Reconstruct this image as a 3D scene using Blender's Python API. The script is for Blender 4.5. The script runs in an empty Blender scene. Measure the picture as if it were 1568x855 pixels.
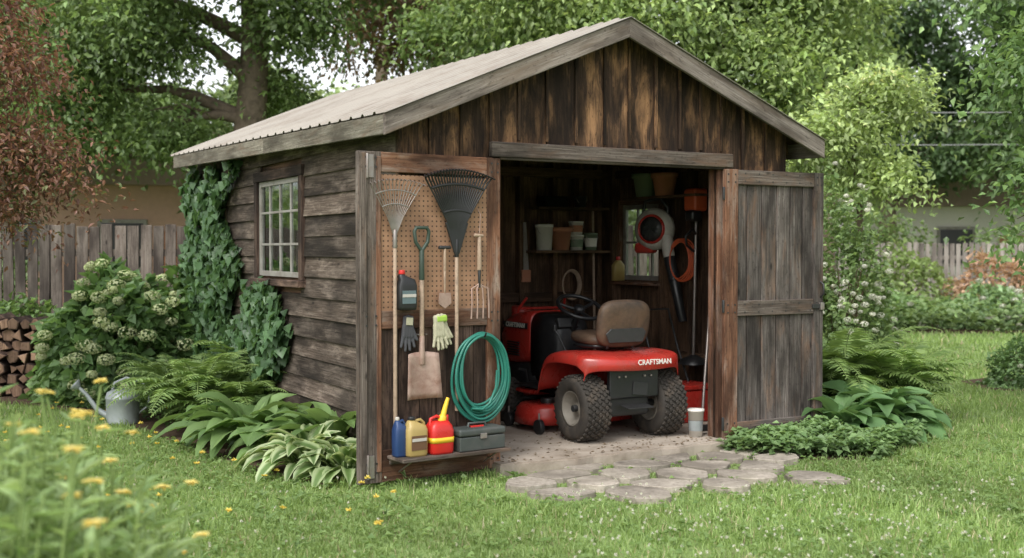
import bpy, bmesh, math, random
import numpy as np
from mathutils import Matrix, Vector, Euler
random.seed(7); rng=np.random.default_rng(7)
sc=bpy.context.scene; COL=sc.collection
R=math.radians
def T(x,y,z): return Matrix.Translation((x,y,z))
def RZ(a): return Matrix.Rotation(R(a),4,'Z')
def RX(a): return Matrix.Rotation(R(a),4,'X')
def RY(a): return Matrix.Rotation(R(a),4,'Y')

# ------------------------------------------------------------ materials
def newmat(name):
    m=bpy.data.materials.new(name); m.use_nodes=True
    nt=m.node_tree; return m,nt,nt.nodes['Principled BSDF']
def node(nt,t,ins=None,**kw):
    n=nt.nodes.new(t)
    for k,v in kw.items(): setattr(n,k,v)
    if ins:
        for k,v in ins.items():
            if isinstance(v,bpy.types.NodeSocket): nt.links.new(v,n.inputs[k])
            else: n.inputs[k].default_value=v
    return n
def c4(c): return (c[0],c[1],c[2],1.0)
def mix(nt,f,a,b,blend='MIX'):
    n=nt.nodes.new('ShaderNodeMix'); n.data_type='RGBA'; n.blend_type=blend
    for i,v in ((0,f),(6,a),(7,b)):
        if isinstance(v,bpy.types.NodeSocket): nt.links.new(v,n.inputs[i])
        else: n.inputs[i].default_value=v if i==0 else c4(v)
    return n.outputs[2]
def ramp(nt,fac,stops):
    n=nt.nodes.new('ShaderNodeValToRGB'); cr=n.color_ramp
    while len(cr.elements)<len(stops): cr.elements.new(0.5)
    for e,(p,c) in zip(cr.elements,stops):
        e.position=p; e.color=c4(c) if not isinstance(c,(int,float)) else (c,c,c,1)
    nt.links.new(fac,n.inputs[0]); return n.outputs[0]
def noise(nt,vec,scale,detail=4,rough=.55,dist=0):
    n=node(nt,'ShaderNodeTexNoise',{'Scale':scale,'Detail':detail,'Roughness':rough,'Distortion':dist})
    if vec is not None: nt.links.new(vec,n.inputs['Vector'])
    return n.outputs['Fac']
def mapping(nt,vec,scale):
    n=nt.nodes.new('ShaderNodeMapping'); n.inputs['Scale'].default_value=scale
    nt.links.new(vec,n.inputs['Vector']); return n.outputs[0]
def bump(nt,b,h,strength,dist=.01):
    n=node(nt,'ShaderNodeBump',{'Strength':strength,'Distance':dist,'Height':h}); nt.links.new(n.outputs[0],b.inputs['Normal'])

def wood(name,dark,mid,light,wearc,wear=.5,rough=.85):
    m,nt,b=newmat(name)
    g=node(nt,'ShaderNodeAttribute',attribute_name='gc').outputs['Vector']
    t=node(nt,'ShaderNodeAttribute',attribute_name='tint').outputs['Fac']
    fine=noise(nt,mapping(nt,g,(3.0,85,85)),1.0,7,.7,.5)
    med=noise(nt,mapping(nt,g,(2.2,9,9)),1.0,6,.65,.6)
    col=ramp(nt,fine,[(.30,dark),(.5,mid),(.72,light)])
    w=ramp(nt,med,[(.60-.22*wear,0.0),(.74-.12*wear,1.0)])
    w2=ramp(nt,fine,[(.32,.1),(.5,1.0)])
    ww=node(nt,'ShaderNodeMath',{0:w,1:w2},operation='MULTIPLY').outputs[0]
    col=mix(nt,ww,col,wearc)
    blot=noise(nt,mapping(nt,g,(1.4,5,5)),1.0,5,.6)
    col=mix(nt,ramp(nt,blot,[(.38,.85),(.58,0.0)]),col,(dark[0]*.7,dark[1]*.7,dark[2]*.7))
    sp=noise(nt,mapping(nt,g,(28,45,45)),1.0,3,.6)
    col=mix(nt,ramp(nt,sp,[(.30,.5),(.42,0.0)]),col,(dark[0]*.5,dark[1]*.5,dark[2]*.5))
    v=node(nt,'ShaderNodeTexVoronoi',{'Scale':1.0,'Randomness':1.0}); nt.links.new(mapping(nt,g,(2.6,7,7)),v.inputs['Vector'])
    col=mix(nt,ramp(nt,v.outputs['Distance'],[(.05,.85),(.11,0.0)]),col,(dark[0]*.4,dark[1]*.4,dark[2]*.4))
    tt=node(nt,'ShaderNodeCombineColor',{0:t,1:t,2:t}).outputs[0]
    col=mix(nt,1.0,col,tt,'MULTIPLY')
    nt.links.new(col,b.inputs['Base Color']); b.inputs['Roughness'].default_value=rough
    b.inputs['Specular IOR Level'].default_value=.25
    bump(nt,b,fine,.7,.007); return m
def paint(name,col,rough=.5,metal=0,var=.15,scale=9,dirt=None,dirt_amt=.4,bmp=0,spec=.5):
    m,nt,b=newmat(name)
    tc=node(nt,'ShaderNodeTexCoord').outputs['Object']
    f=noise(nt,tc,scale,5,.6)
    c=mix(nt,f,[x*(1-var) for x in col],[min(1,x*(1+var)) for x in col])
    if dirt:
        d=noise(nt,tc,scale*.6,6,.7,.3)
        c=mix(nt,ramp(nt,d,[(.62-.3*dirt_amt,0.0),(.75,min(1,dirt_amt*1.6))]),c,dirt)
    nt.links.new(c,b.inputs['Base Color'])
    r=ramp(nt,f,[(.3,max(0,rough-.12)),(.7,min(1,rough+.12))]); nt.links.new(r,b.inputs['Roughness'])
    b.inputs['Metallic'].default_value=metal; b.inputs['Specular IOR Level'].default_value=spec
    if bmp: bump(nt,b,noise(nt,tc,scale*8,4),bmp,.005)
    return m
def leafmat(name,trans=.35,rough=.5,gain=1.0):
    m,nt,b=newmat(name)
    a=node(nt,'ShaderNodeAttribute',attribute_name='Col').outputs['Color']
    nt.links.new(a,b.inputs['Base Color']); b.inputs['Roughness'].default_value=rough
    b.inputs['Specular IOR Level'].default_value=.45
    tr=node(nt,'ShaderNodeBsdfTranslucent'); nt.links.new(mix(nt,1.0,a,(1.3,1.25,.85),'MULTIPLY'),tr.inputs['Color'])
    ms=node(nt,'ShaderNodeMixShader',{0:trans,1:b.outputs[0],2:tr.outputs[0]})
    nt.links.new(ms.outputs[0],nt.nodes['Material Output'].inputs[0]); return m

W_SIDE=wood('weathered_siding',(.022,.016,.012),(.080,.059,.045),(.18,.148,.12),(.23,.185,.15),.45)
W_GABLE=wood('stained_boards',(.018,.011,.008),(.058,.034,.022),(.135,.078,.048),(.37,.20,.10),.6)
W_TRIM=wood('weathered_trim',(.09,.072,.06),(.235,.20,.172),(.39,.34,.30),(.16,.12,.09),.5)
W_FASC=wood('fascia_wood',(.08,.068,.05),(.20,.18,.14),(.31,.285,.235),(.14,.10,.07),.45)
W_RED=wood('cedar_frame',(.06,.028,.017),(.20,.095,.055),(.33,.185,.115),(.30,.235,.19),.55)
W_GREY=wood('grey_boards',(.045,.035,.028),(.15,.12,.10),(.28,.24,.21),(.17,.105,.07),.45)
W_GREYD=wood('grey_door_boards',(.038,.031,.027),(.125,.106,.094),(.26,.232,.21),(.19,.115,.075),.42)
W_DARK=wood('dark_boards',(.018,.012,.009),(.072,.045,.034),(.16,.11,.085),(.20,.13,.095),.5)
W_IN=wood('interior_boards',(.03,.018,.011),(.11,.063,.038),(.19,.115,.07),(.18,.105,.06),.4)
W_FENCE=wood('fence_boards',(.05,.038,.032),(.14,.115,.095),(.25,.215,.185),(.18,.155,.13),.4)
W_FENCE2=wood('fence_boards_far',(.2,.17,.145),(.36,.32,.28),(.46,.42,.38),(.4,.36,.32),.3)
BARK=paint('bark',(.14,.11,.08),.9,0,.5,12,(.04,.033,.025),.5,.8,.1)
METAL=paint('roof_metal',(.32,.29,.25),.55,.2,.18,2.2,(.16,.12,.09),.5)
RED=paint('red_paint',(.38,.028,.02),.3,0,.15,6,(.15,.07,.05),.4)
REDP=paint('red_plastic',(.50,.02,.015),.35,0,.1)
BLK=paint('black_plastic',(.014,.014,.015),.4,0,.3,10,(.06,.05,.04),.25)
RUB=paint('tyre_rubber',(.042,.037,.032),.8,0,.3,14,(.13,.10,.075),.5,.3,.2)
RIM=paint('rim_metal',(.25,.225,.19),.5,.2,.2,12,(.09,.07,.05),.5)
STEEL=paint('worn_steel',(.30,.27,.25),.45,.7,.25,20,(.2,.11,.07),.4)
RUST=paint('rusty_steel',(.38,.27,.22),.6,.3,.3,14,(.20,.10,.07),.65)
DSTEEL=paint('dark_steel',(.05,.05,.05),.5,.6,.3,20)
ASH=paint('ash_handle',(.36,.26,.185),.6,0,.3,30,(.15,.11,.08),.5)
GALV=paint('galvanised',(.30,.33,.33),.5,.35,.25,14,(.2,.2,.18),.3)
YEL=paint('yellow_plastic',(.72,.47,.03),.4)
GOLD=paint('gold_plastic',(.36,.26,.09),.4)
BLUE=paint('blue_plastic',(.018,.045,.13),.4)
TEAL=paint('green_hose',(.018,.15,.11),.4,0,.25)
DGREEN=paint('toolbox_paint',(.05,.058,.054),.5,0,.2,12,(.1,.09,.08),.45)
WHITE=paint('white_plastic',(.60,.57,.52),.5,0,.1,8,(.3,.27,.22),.35)
OFFW=paint('offwhite_plastic',(.45,.42,.38),.5,0,.15,10,(.2,.17,.14),.45)
TERRA=paint('terracotta',(.36,.15,.085),.8,0,.2,9,(.25,.18,.14),.3)
OLIVE=paint('green_pot',(.14,.18,.12),.7)
GLOVE=paint('glove_cloth',(.42,.40,.28),.9,0,.25,40,(.2,.17,.11),.4,.4)
GLOVEG=paint('glove_green',(.30,.46,.07),.8)
GLOVEB=paint('glove_dark',(.05,.05,.055),.8,0,.3,30)
ORANGE=paint('orange_cord',(.50,.09,.03),.5)
SEAT=paint('worn_seat',(.12,.075,.048),.55,0,.5,8,(.022,.02,.018),.85,.3,.35)
CONC=paint('concrete',(.38,.325,.27),.9,0,.25,5,(.19,.15,.11),.6,.5,.2)
STONE=wood('flagstone',(.22,.19,.155),(.38,.335,.28),(.50,.445,.38),(.29,.26,.205),.35)
for n_ in STONE.node_tree.nodes:
    if n_.bl_idname=='ShaderNodeMapping':
        s_=n_.inputs['Scale'].default_value; n_.inputs['Scale'].default_value=(s_[1]*.35,s_[1]*.35,s_[1]*.35)
    if n_.bl_idname=='ShaderNodeBump': n_.inputs['Strength'].default_value=.4
FRAMEP=paint('window_paint',(.27,.255,.23),.6,0,.2,10,(.11,.085,.065),.55)
MULCH=paint('mulch_soil',(.085,.058,.04),.95,0,.5,20,(.03,.02,.014),.4,.8,.1)
BRICK=paint('brick',(.45,.28,.22),.9,0,.2,8)
SIDING=paint('pale_siding',(.6,.57,.53),.8,0,.1)
SHING=paint('roof_shingle',(.25,.18,.16),.9,0,.3,8)
LEAF=leafmat('leaf',.40,.42); BLADE=leafmat('grass_blade',.4,.5); PETAL=leafmat('petal',.25,.7)
STALK=paint('stalk',(.17,.24,.07),.7); STEM=paint('stem_brown',(.12,.09,.05),.8)
def glass(name,add,bl):
    m,nt,b=newmat(name)
    gl=node(nt,'ShaderNodeBsdfGlossy',{'Roughness':.03,'Color':(.9,.95,.95,1)}); tr=node(nt,'ShaderNodeBsdfTransparent',{'Color':(.85,.88,.86,1)})
    fr=node(nt,'ShaderNodeLayerWeight',{'Blend':bl}); f2=node(nt,'ShaderNodeMath',{0:fr.outputs['Fresnel'],1:add},operation='ADD')
    ms=node(nt,'ShaderNodeMixShader',{0:f2.outputs[0],1:tr.outputs[0],2:gl.outputs[0]}); nt.links.new(ms.outputs[0],nt.nodes['Material Output'].inputs[0]); return m
GLASS=glass('window_glass',.14,.35); GLASS2=glass('clear_glass',.02,.12)
PEG,nt,b=newmat('pegboard')
g=node(nt,'ShaderNodeAttribute',attribute_name='gc').outputs['Vector']
v=node(nt,'ShaderNodeVectorMath',{0:g,1:(30,30,0)},operation='MULTIPLY'); v=node(nt,'ShaderNodeVectorMath',{0:v.outputs[0]},operation='FRACTION')
v=node(nt,'ShaderNodeVectorMath',{0:v.outputs[0],1:(.5,.5,0)},operation='SUBTRACT'); v=node(nt,'ShaderNodeVectorMath',{0:v.outputs[0]},operation='LENGTH')
h=node(nt,'ShaderNodeMath',{0:v.outputs['Value'],1:.19},operation='LESS_THAN').outputs[0]
pc=mix(nt,ramp(nt,noise(nt,g,3.5,7,.7),[(.35,0.0),(.65,1.0)]),(.20,.108,.062),(.36,.205,.12)); pc=mix(nt,h,pc,(.06,.03,.018)); nt.links.new(pc,b.inputs['Base Color']); b.inputs['Roughness'].default_value=.75

# ------------------------------------------------------------ builders
def empty(name,mw=Matrix()):
    o=bpy.data.objects.new(name,None); o.empty_display_size=.1; COL.objects.link(o); o.matrix_world=mw; return o
def link(name,data,mat,parent=None,M=Matrix(),smooth=False):
    o=bpy.data.objects.new(name,data); COL.objects.link(o)
    if mat is not None:
        for mm in (mat if isinstance(mat,(list,tuple)) else [mat]): data.materials.append(mm)
    if parent: o.parent=parent
    o.matrix_basis=M
    if smooth and hasattr(data,'polygons'): data.polygons.foreach_set('use_smooth',[True]*len(data.polygons))
    return o
class MB:
    def __init__(s): s.v=[];s.f=[];s.g=[];s.t=[];s.m=[]
    def add(s,V,F,G,tint,mat):
        n=len(s.v); s.v+=V; s.f+=[[i+n for i in f] for f in F]; s.g+=G; s.t+=[tint]*len(V); s.m+=[mat]*len(F)
    def box(s,c,size,grain=2,tint=None,mat=0,rot=None,off=True,tv=.3):
        if tint is None: tint=random.uniform(1-tv,1+tv)
        V=[];G=[];o=(random.random()*60,random.random()*60,random.random()*60) if off else (0,0,0)
        ax=[grain]+[i for i in range(3) if i!=grain]
        for dz in(-.5,.5):
            for dy in(-.5,.5):
                for dx in(-.5,.5):
                    l=Vector((dx*size[0],dy*size[1],dz*size[2]))
                    G.append(tuple(l[a]+o[k] for k,a in enumerate(ax)))
                    if rot is not None: l=rot@l
                    V.append((c[0]+l[0],c[1]+l[1],c[2]+l[2]))
        s.add(V,[[0,2,3,1],[4,5,7,6],[0,1,5,4],[2,6,7,3],[0,4,6,2],[1,3,7,5]],G,tint,mat)
    def prism(s,poly,y0,y1,tint=None,mat=0,grainax=1,tv=.3):
        if tint is None: tint=random.uniform(1-tv,1+tv)
        n=len(poly);o=(random.random()*60,random.random()*60)
        V=[(x,y0,z) for x,z in poly]+[(x,y1,z) for x,z in poly]
        G=[((z if grainax else x)+o[0],(x if grainax else z)+o[1],y) for x,y,z in V]
        F=[list(range(n)),list(range(2*n-1,n-1,-1))]+[[i,i+n,(i+1)%n+n,(i+1)%n] for i in range(n)]
        s.add(V,F,G,tint,mat)
    def tube(s,pts,rad,seg=8,mat=0):
        pts=[Vector(p) for p in pts];V=[]
        for i,p in enumerate(pts):
            d=(pts[min(i+1,len(pts)-1)]-pts[max(i-1,0)]).normalized()
            a=d.cross(Vector((0,0,1)) if abs(d.z)<.9 else Vector((1,0,0))).normalized(); bb=d.cross(a)
            for k in range(seg):
                th=2*math.pi*k/seg; q=p+(a*math.cos(th)+bb*math.sin(th))*rad[i]; V.append(tuple(q))
        F=[]
        for i in range(len(pts)-1):
            for k in range(seg):
                F.append([i*seg+k,i*seg+(k+1)%seg,(i+1)*seg+(k+1)%seg,(i+1)*seg+k])
        F.append(list(range(seg))[::-1]); F.append([ (len(pts)-1)*seg+k for k in range(seg)])
        s.add(V,F,[tuple(v) for v in V],1.0,mat)
    def obj(s,name,mats,parent=None,M=Matrix(),bev=0,smooth=False):
        me=bpy.data.meshes.new(name); me.from_pydata(s.v,[],s.f)
        a=me.attributes.new('gc','FLOAT_VECTOR','POINT'); a.data.foreach_set('vector',np.array(s.g,dtype=np.float32).ravel())
        a=me.attributes.new('tint','FLOAT','POINT'); a.data.foreach_set('value',np.array(s.t,dtype=np.float32))
        o=link(name,me,mats,parent,M,smooth)
        me.polygons.foreach_set('material_index',s.m)
        bm=bmesh.new(); bm.from_mesh(me); bmesh.ops.recalc_face_normals(bm,faces=bm.faces); bm.to_mesh(me); bm.free()
        if bev:
            md=o.modifiers.new('bev','BEVEL'); md.width=bev; md.segments=1; md.limit_method='ANGLE'
        return o
def bm_obj(name,bm,mat,parent,M,smooth=True):
    me=bpy.data.meshes.new(name); bmesh.ops.recalc_face_normals(bm,faces=bm.faces); bm.to_mesh(me); bm.free()
    return link(name,me,mat,parent,M,smooth)
def rbox(name,size,loc,mat,parent,rot=(0,0,0),bev=.01,seg=3,taper=1.0):
    bm=bmesh.new(); bmesh.ops.create_cube(bm,size=1)
    for v in bm.verts:
        k=taper if v.co.z>0 else 1
        v.co=Vector((v.co.x*size[0]*k,v.co.y*size[1]*k,v.co.z*size[2]))
    if bev: bmesh.ops.bevel(bm,geom=bm.edges[:],offset=bev,segments=seg,profile=.5,affect='EDGES')
    M=T(*loc)@Euler([R(a) for a in rot]).to_matrix().to_4x4()
    o=bm_obj(name,bm,mat,parent,M); md=o.modifiers.new('wn','WEIGHTED_NORMAL'); return o
def cyl(name,p0,p1,r0,r1,mat,parent,seg=16):
    mb=MB(); mb.tube([p0,p1],[r0,r1],seg); o=mb.obj(name,mat,parent)
    md=o.modifiers.new('bev','BEVEL'); md.width=min(r0,r1,.01)*.3+.0005; md.segments=2; md.limit_method='ANGLE'
    for p in o.data.polygons: p.use_smooth=len(p.vertices)==4
    return o
def lathe(name,prof,mat,parent,M=Matrix(),seg=32):
    V=[];F=[]
    for r,z in prof:
        for k in range(seg):
            th=2*math.pi*k/seg; V.append((r*math.cos(th),r*math.sin(th),z))
    for i in range(len(prof)-1):
        for k in range(seg): F.append([i*seg+k,i*seg+(k+1)%seg,(i+1)*seg+(k+1)%seg,(i+1)*seg+k])
    me=bpy.data.meshes.new(name); me.from_pydata(V,[],F)
    bm=bmesh.new(); bm.from_mesh(me); bmesh.ops.remove_doubles(bm,verts=bm.verts,dist=1e-5); bmesh.ops.recalc_face_normals(bm,faces=bm.faces); bm.to_mesh(me); bm.free()
    return link(name,me,mat,parent,M,True)
def curve(name,lines,rad,mat,parent=None,M=Matrix(),cyc=False,radii=None,res=4):
    cu=bpy.data.curves.new(name,'CURVE'); cu.dimensions='3D'; cu.bevel_depth=rad; cu.bevel_resolution=2; cu.use_fill_caps=True
    for ln in lines:
        s=cu.splines.new('POLY'); s.points.add(len(ln)-1)
        for i,p in enumerate(ln):
            s.points[i].co=(p[0],p[1],p[2],1)
            if radii: s.points[i].radius=radii[i]
        s.use_cyclic_u=cyc; s.use_smooth=True
    return link(name,cu,mat,parent,M)
def sring(w,d,z,cx=0,cy=0,n=24,e=4.0):
    out=[]
    for k in range(n):
        th=2*math.pi*k/n; c,s=math.cos(th),math.sin(th)
        out.append((cx+w/2*math.copysign(abs(c)**(2/e),c),cy+d/2*math.copysign(abs(s)**(2/e),s),z))
    return out
def loft(name,rings,mat,parent,M=Matrix(),sub=1):
    n=len(rings[0]);V=[p for r in rings for p in r];F=[]
    for i in range(len(rings)-1):
        for k in range(n): F.append([i*n+k,i*n+(k+1)%n,(i+1)*n+(k+1)%n,(i+1)*n+k])
    F.append(list(range(n))[::-1]);F.append([(len(rings)-1)*n+k for k in range(n)])
    me=bpy.data.meshes.new(name); me.from_pydata(V,[],F)
    bm=bmesh.new(); bm.from_mesh(me); bmesh.ops.recalc_face_normals(bm,faces=bm.faces); bm.to_mesh(me); bm.free()
    return link(name,me,mat,parent,M,True)
def text(name,s,size,mat,parent,M,ext=.001):
    cu=bpy.data.curves.new(name,'FONT'); cu.body=s; cu.size=size; cu.extrude=ext; cu.align_x='CENTER'; cu.align_y='CENTER'; cu.offset=.0012
    return link(name,cu,mat,parent,M)

def npmesh(name,V,F,col,mat,parent=None,M=Matrix()):
    k=F.shape[1]; me=bpy.data.meshes.new(name)
    me.vertices.add(len(V)); me.vertices.foreach_set('co',V.astype(np.float32).ravel())
    me.loops.add(F.size); me.loops.foreach_set('vertex_index',F.astype(np.int32).ravel())
    me.polygons.add(len(F)); me.polygons.foreach_set('loop_start',np.arange(0,F.size,k,dtype=np.int32))
    me.update(calc_edges=True)
    a=me.color_attributes.new('Col','FLOAT_COLOR','POINT')
    a.data.foreach_set('color',np.c_[col,np.ones(len(col))].astype(np.float32).ravel())
    return link(name,me,mat,parent,M)
def unit(a): return a/np.maximum(np.linalg.norm(a,axis=1,keepdims=True),1e-9)
def leaves(name,P,D,Nn,L,W,col,mat,parent=None,M=Matrix(),fold=.25):
    D=unit(D); S=unit(np.cross(D,Nn)); U=np.cross(S,D); n=len(P)
    L=L[:,None];W=W[:,None]
    mid=P+D*L*.42
    V=np.stack([P,mid+S*W*.5+U*W*fold,P+D*L-U*L*.12,mid-S*W*.5+U*W*fold],1).reshape(-1,3)
    i=np.arange(n)[:,None]*4
    F=np.concatenate([i+[0,1,2],i+[0,2,3]])
    return npmesh(name,V,F,np.repeat(col,4,0),mat,parent,M)
LG=1.38; DS=.09
def desat(col):
    l=(col*np.array([.3,.6,.1])).sum(-1,keepdims=True); return col*(1-DS)+l*DS*np.array([1.0,1.0,.9])
def palette(n,a,b,c=None,pc=0,bri=None,g=None):
    g=LG if g is None else g
    t=rng.random((n,1)); col=np.array(a)*(1-t)+np.array(b)*t
    if c is not None:
        m=rng.random(n)<pc; col[m]=np.array(c)*rng.uniform(.7,1.2,(m.sum(),1))
    if bri is not None: col=col*bri[:,None]
    return np.clip(desat(col*g),0,.8)
def crown(name,blobs,ncl,per,size,pa,pb,parent,sig=.32,pc=None,pcp=0,asp=.55,shell=.55):
    bl=np.array(blobs,float); w=(bl[:,3]*bl[:,4]*bl[:,5])**.75; w/=w.sum()
    bi=rng.choice(len(bl),ncl,p=w); dr=unit(rng.normal(size=(ncl,3)))
    ph=bl[bi,0]*3.1
    wob=1+.22*np.sin(dr[:,0]*5+ph)*np.cos(dr[:,2]*6+ph)+.15*rng.normal(size=ncl)
    r=(shell+(1-shell)*rng.random(ncl))*wob
    C=bl[bi,:3]+dr*bl[bi,3:6]*r[:,None]
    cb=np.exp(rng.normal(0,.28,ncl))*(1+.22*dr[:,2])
    n=ncl*per; ci=np.repeat(np.arange(ncl),per)
    off=rng.normal(size=(n,3))*sig*np.array([1,1,.5]); P=C[ci]+off; P[:,2]-=.25*(off[:,0]**2+off[:,1]**2)/sig
    D=dr[ci]*.6+rng.normal(size=(n,3))*.7+np.array([0,0,-.35]); Nn=np.array([0,0,1.])+rng.normal(size=(n,3))*.55+dr[ci]*.4
    L=size*rng.uniform(.65,1.3,n)
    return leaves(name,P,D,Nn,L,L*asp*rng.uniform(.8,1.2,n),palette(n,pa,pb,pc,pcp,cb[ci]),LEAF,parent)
def tree(name,base,th,tr,blobs,ncl,per,size,pa,pb,lean=(0,0),**kw):
    e=empty(name); mb=MB(); x,y=base
    pts=[];rad=[]
    for i in range(9):
        t=i/8; pts.append((x+lean[0]*t+.05*math.sin(i*1.7),y+lean[1]*t,th*t-.05)); rad.append(tr*(1.25-.15*min(1,i)) *(1-.45*t) if i else tr*1.5)
    mb.tube(pts,rad,12)
    for bx,by,bz,rx,ry,rz in blobs:
        z0=min(th*.95,max(th*.45,bz-rz*1.1)); t=z0/th
        s=Vector((x+lean[0]*t,y+lean[1]*t,z0)); q=Vector((bx,by,bz))
        L=(q-s).length; k=6; pp=[];rr=[]
        for i in range(k+1):
            u=i/k; pp.append(s.lerp(q,u)+Vector((math.sin(u*5+bx)*.07*L*u*(1-u)*2,0,L*.12*math.sin(u*math.pi)))); rr.append(tr*(.42*(1-u)+.05))
        mb.tube(pp,rr,7)
        for j in range(4):
            st=pp[random.randint(2,5)]; en=q+Vector((random.uniform(-rx,rx),random.uniform(-ry,ry),random.uniform(-rz*.5,rz)))*.8
            md=st.lerp(en,.5)+Vector((0,0,.15)); mb.tube([st,md,en],[tr*.14,tr*.09,tr*.03],5)
    mb.obj('trunk',BARK,e,smooth=True)
    crown('foliage',blobs,ncl,per,size,pa,pb,e,**kw); return e

# ------------------------------------------------------------ frames
SM=T(-.07,8.0,0)@RZ(29.2)

# ------------------------------------------------------------ GROUND
m,nt,b=newmat('lawn_ground')
tc=node(nt,'ShaderNodeTexCoord').outputs['Object']
f1=noise(nt,tc,.35,4); f2_=noise(nt,tc,9,6,.7)
c=mix(nt,f1,(.12,.185,.05),(.19,.275,.08)); c=mix(nt,ramp(nt,f2_,[(.4,0.0),(.7,.7)]),c,(.25,.33,.12)); c=mix(nt,ramp(nt,noise(nt,tc,2.2,5),[(.54,0.0),(.74,.5)]),c,(.24,.19,.115))
nt.links.new(c,b.inputs['Base Color']); b.inputs['Roughness'].default_value=.95; bump(nt,b,f2_,.6,.03)
bm=bmesh.new(); bmesh.ops.create_grid(bm,x_segments=40,y_segments=40,size=220); bm_obj('ground',bm,m,None,T(0,60,0),False)

def inshed(x,y,m=0.0):
    X=(x+.07)*.873+(y-8)*.488; Y=-(x+.07)*.488+(y-8)*.873
    return X,Y
def inpoly(x,y,poly):
    r=np.zeros(len(x),bool); n=len(poly); j=n-1
    for i in range(n):
        xi,yi=poly[i];xj,yj=poly[j]
        c=((yi>y)!=(yj>y))&(x<(xj-xi)*(y-yi)/(yj-yi+1e-12)+xi); r^=c; j=i
    return r
def clip_poly(poly,px,py,nx,ny):
    out=[]; n=len(poly)
    for i in range(n):
        a=poly[i];c=poly[(i+1)%n]; da=(a[0]-px)*nx+(a[1]-py)*ny; dc=(c[0]-px)*nx+(c[1]-py)*ny
        if da<=0: out.append(a)
        if (da<0)!=(dc<0) and abs(da-dc)>1e-9:
            t=da/(da-dc); out.append((a[0]+(c[0]-a[0])*t,a[1]+(c[1]-a[1])*t))
    return out
rs=random.Random(5); seeds=[]
for j in range(7):
    for i in range(8):
        seeds.append((-.25+i*.40+(j%2)*.2+rs.uniform(-.11,.11), 6.78+j*.31+rs.uniform(-.08,.08)))
def pathmask(x,y):
    s=.559*(x-.03)+7.825
    return y<s+.06 and y>6.93+.42*max(0,x-.6)+(.42 if x<.2 else 0) and .0<x<2.15
stones=[]
for i,(sx,sy) in enumerate(seeds):
    if not pathmask(sx,sy): continue
    poly=[(sx-.40,sy-.3),(sx+.40,sy-.3),(sx+.40,sy+.3),(sx-.40,sy+.3)]
    gap=rs.uniform(.022,.042)
    for k,(qx,qy) in enumerate(seeds):
        if k==i: continue
        dx,dy=qx-sx,qy-sy; d=math.hypot(dx,dy)
        if d>1.1: continue
        poly=clip_poly(poly,sx+dx*.5-dx/d*gap,sy+dy*.5-dy/d*gap,dx/d,dy/d)
        if len(poly)<3: break
    poly=clip_poly(poly,.03,7.775,-.488,.873) if len(poly)>=3 else poly
    if len(poly)>=3:
        ar=abs(sum(poly[k][0]*poly[(k+1)%len(poly)][1]-poly[(k+1)%len(poly)][0]*poly[k][1] for k in range(len(poly))))/2
        if ar>.012: stones.append(poly)
def sheet(name,pts,z,mat):
    bm=bmesh.new(); vs=[bm.verts.new((x,y,z)) for x,y in pts]; bm.faces.new(vs); return bm_obj(name,bm,mat,None,Matrix(),False)
bedL=[(-.95,8.05),(-1.25,7.45),(-1.75,7.9),(-2.35,8.7),(-3.05,9.6),(-3.8,10.6),(-4.9,11.4),(-6.6,11.7),(-6.8,13.9),(-3.0,13.9),(-2.2,10.2)]
bedR=[(1.6,8.8),(1.9,8.4),(2.6,8.35),(3.05,8.8),(3.4,9.45),(3.65,10.4),(3.9,12.0),(3.8,13.0),(2.4,13.0),(2.3,9.9)]
sheet('planting_bed',bedL,.006,MULCH); sheet('planting_bed',bedR,.006,MULCH)
bedF=[(4.6,22.0),(9,21.2),(14,22),(24,21),(24,27),(4.6,27)]; sheet('planting_bed',bedF,.006,MULCH)
bedS=[(5.3,12.7),(6.2,12.2),(8,12.4),(8,14.2),(6,14),(5.3,13.5)]; sheet('planting_bed',bedS,.006,MULCH)
def grass_pts(n,x0,x1,y0,y1):
    x=rng.uniform(x0,x1,n);y=rng.uniform(y0,y1,n)
    X,Y=inshed(x,y); k=~((X>-.8)&(X<2.7)&(Y>-.02)&(Y<5.5))
    k&=~((X>-.12)&(X<2.0)&(Y>-.26)&(Y<.1))
    for p in (bedL,bedR,bedF,bedS): k&=~inpoly(x,y,p)
    for p in stones: k&=~(inpoly(x,y+.012,p)|inpoly(x,y-.015,p))
    thin=np.exp(-(((x-.05)/.95)**2+((y-7.25)/.32)**2)); k&=rng.random(n)>thin*.55
    s=.559*(x-.03)+7.825; onp=(y<s)&(y>6.95+.42*np.maximum(0,x-.6))&(x>0)&(x<2.1); k&=~(onp&(rng.random(n)<.45))
    pn=np.sin(x*2.7+1.9*np.sin(y*2.1))*np.sin(y*3.3+1.4*np.sin(x*1.7)); k&=rng.random(n)>np.clip(.42*pn,0,1)
    return x[k],y[k]
SA=np.array([(sum(p[0] for p in q)/len(q),sum(p[1] for p in q)/len(q)) for q in stones])
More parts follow.
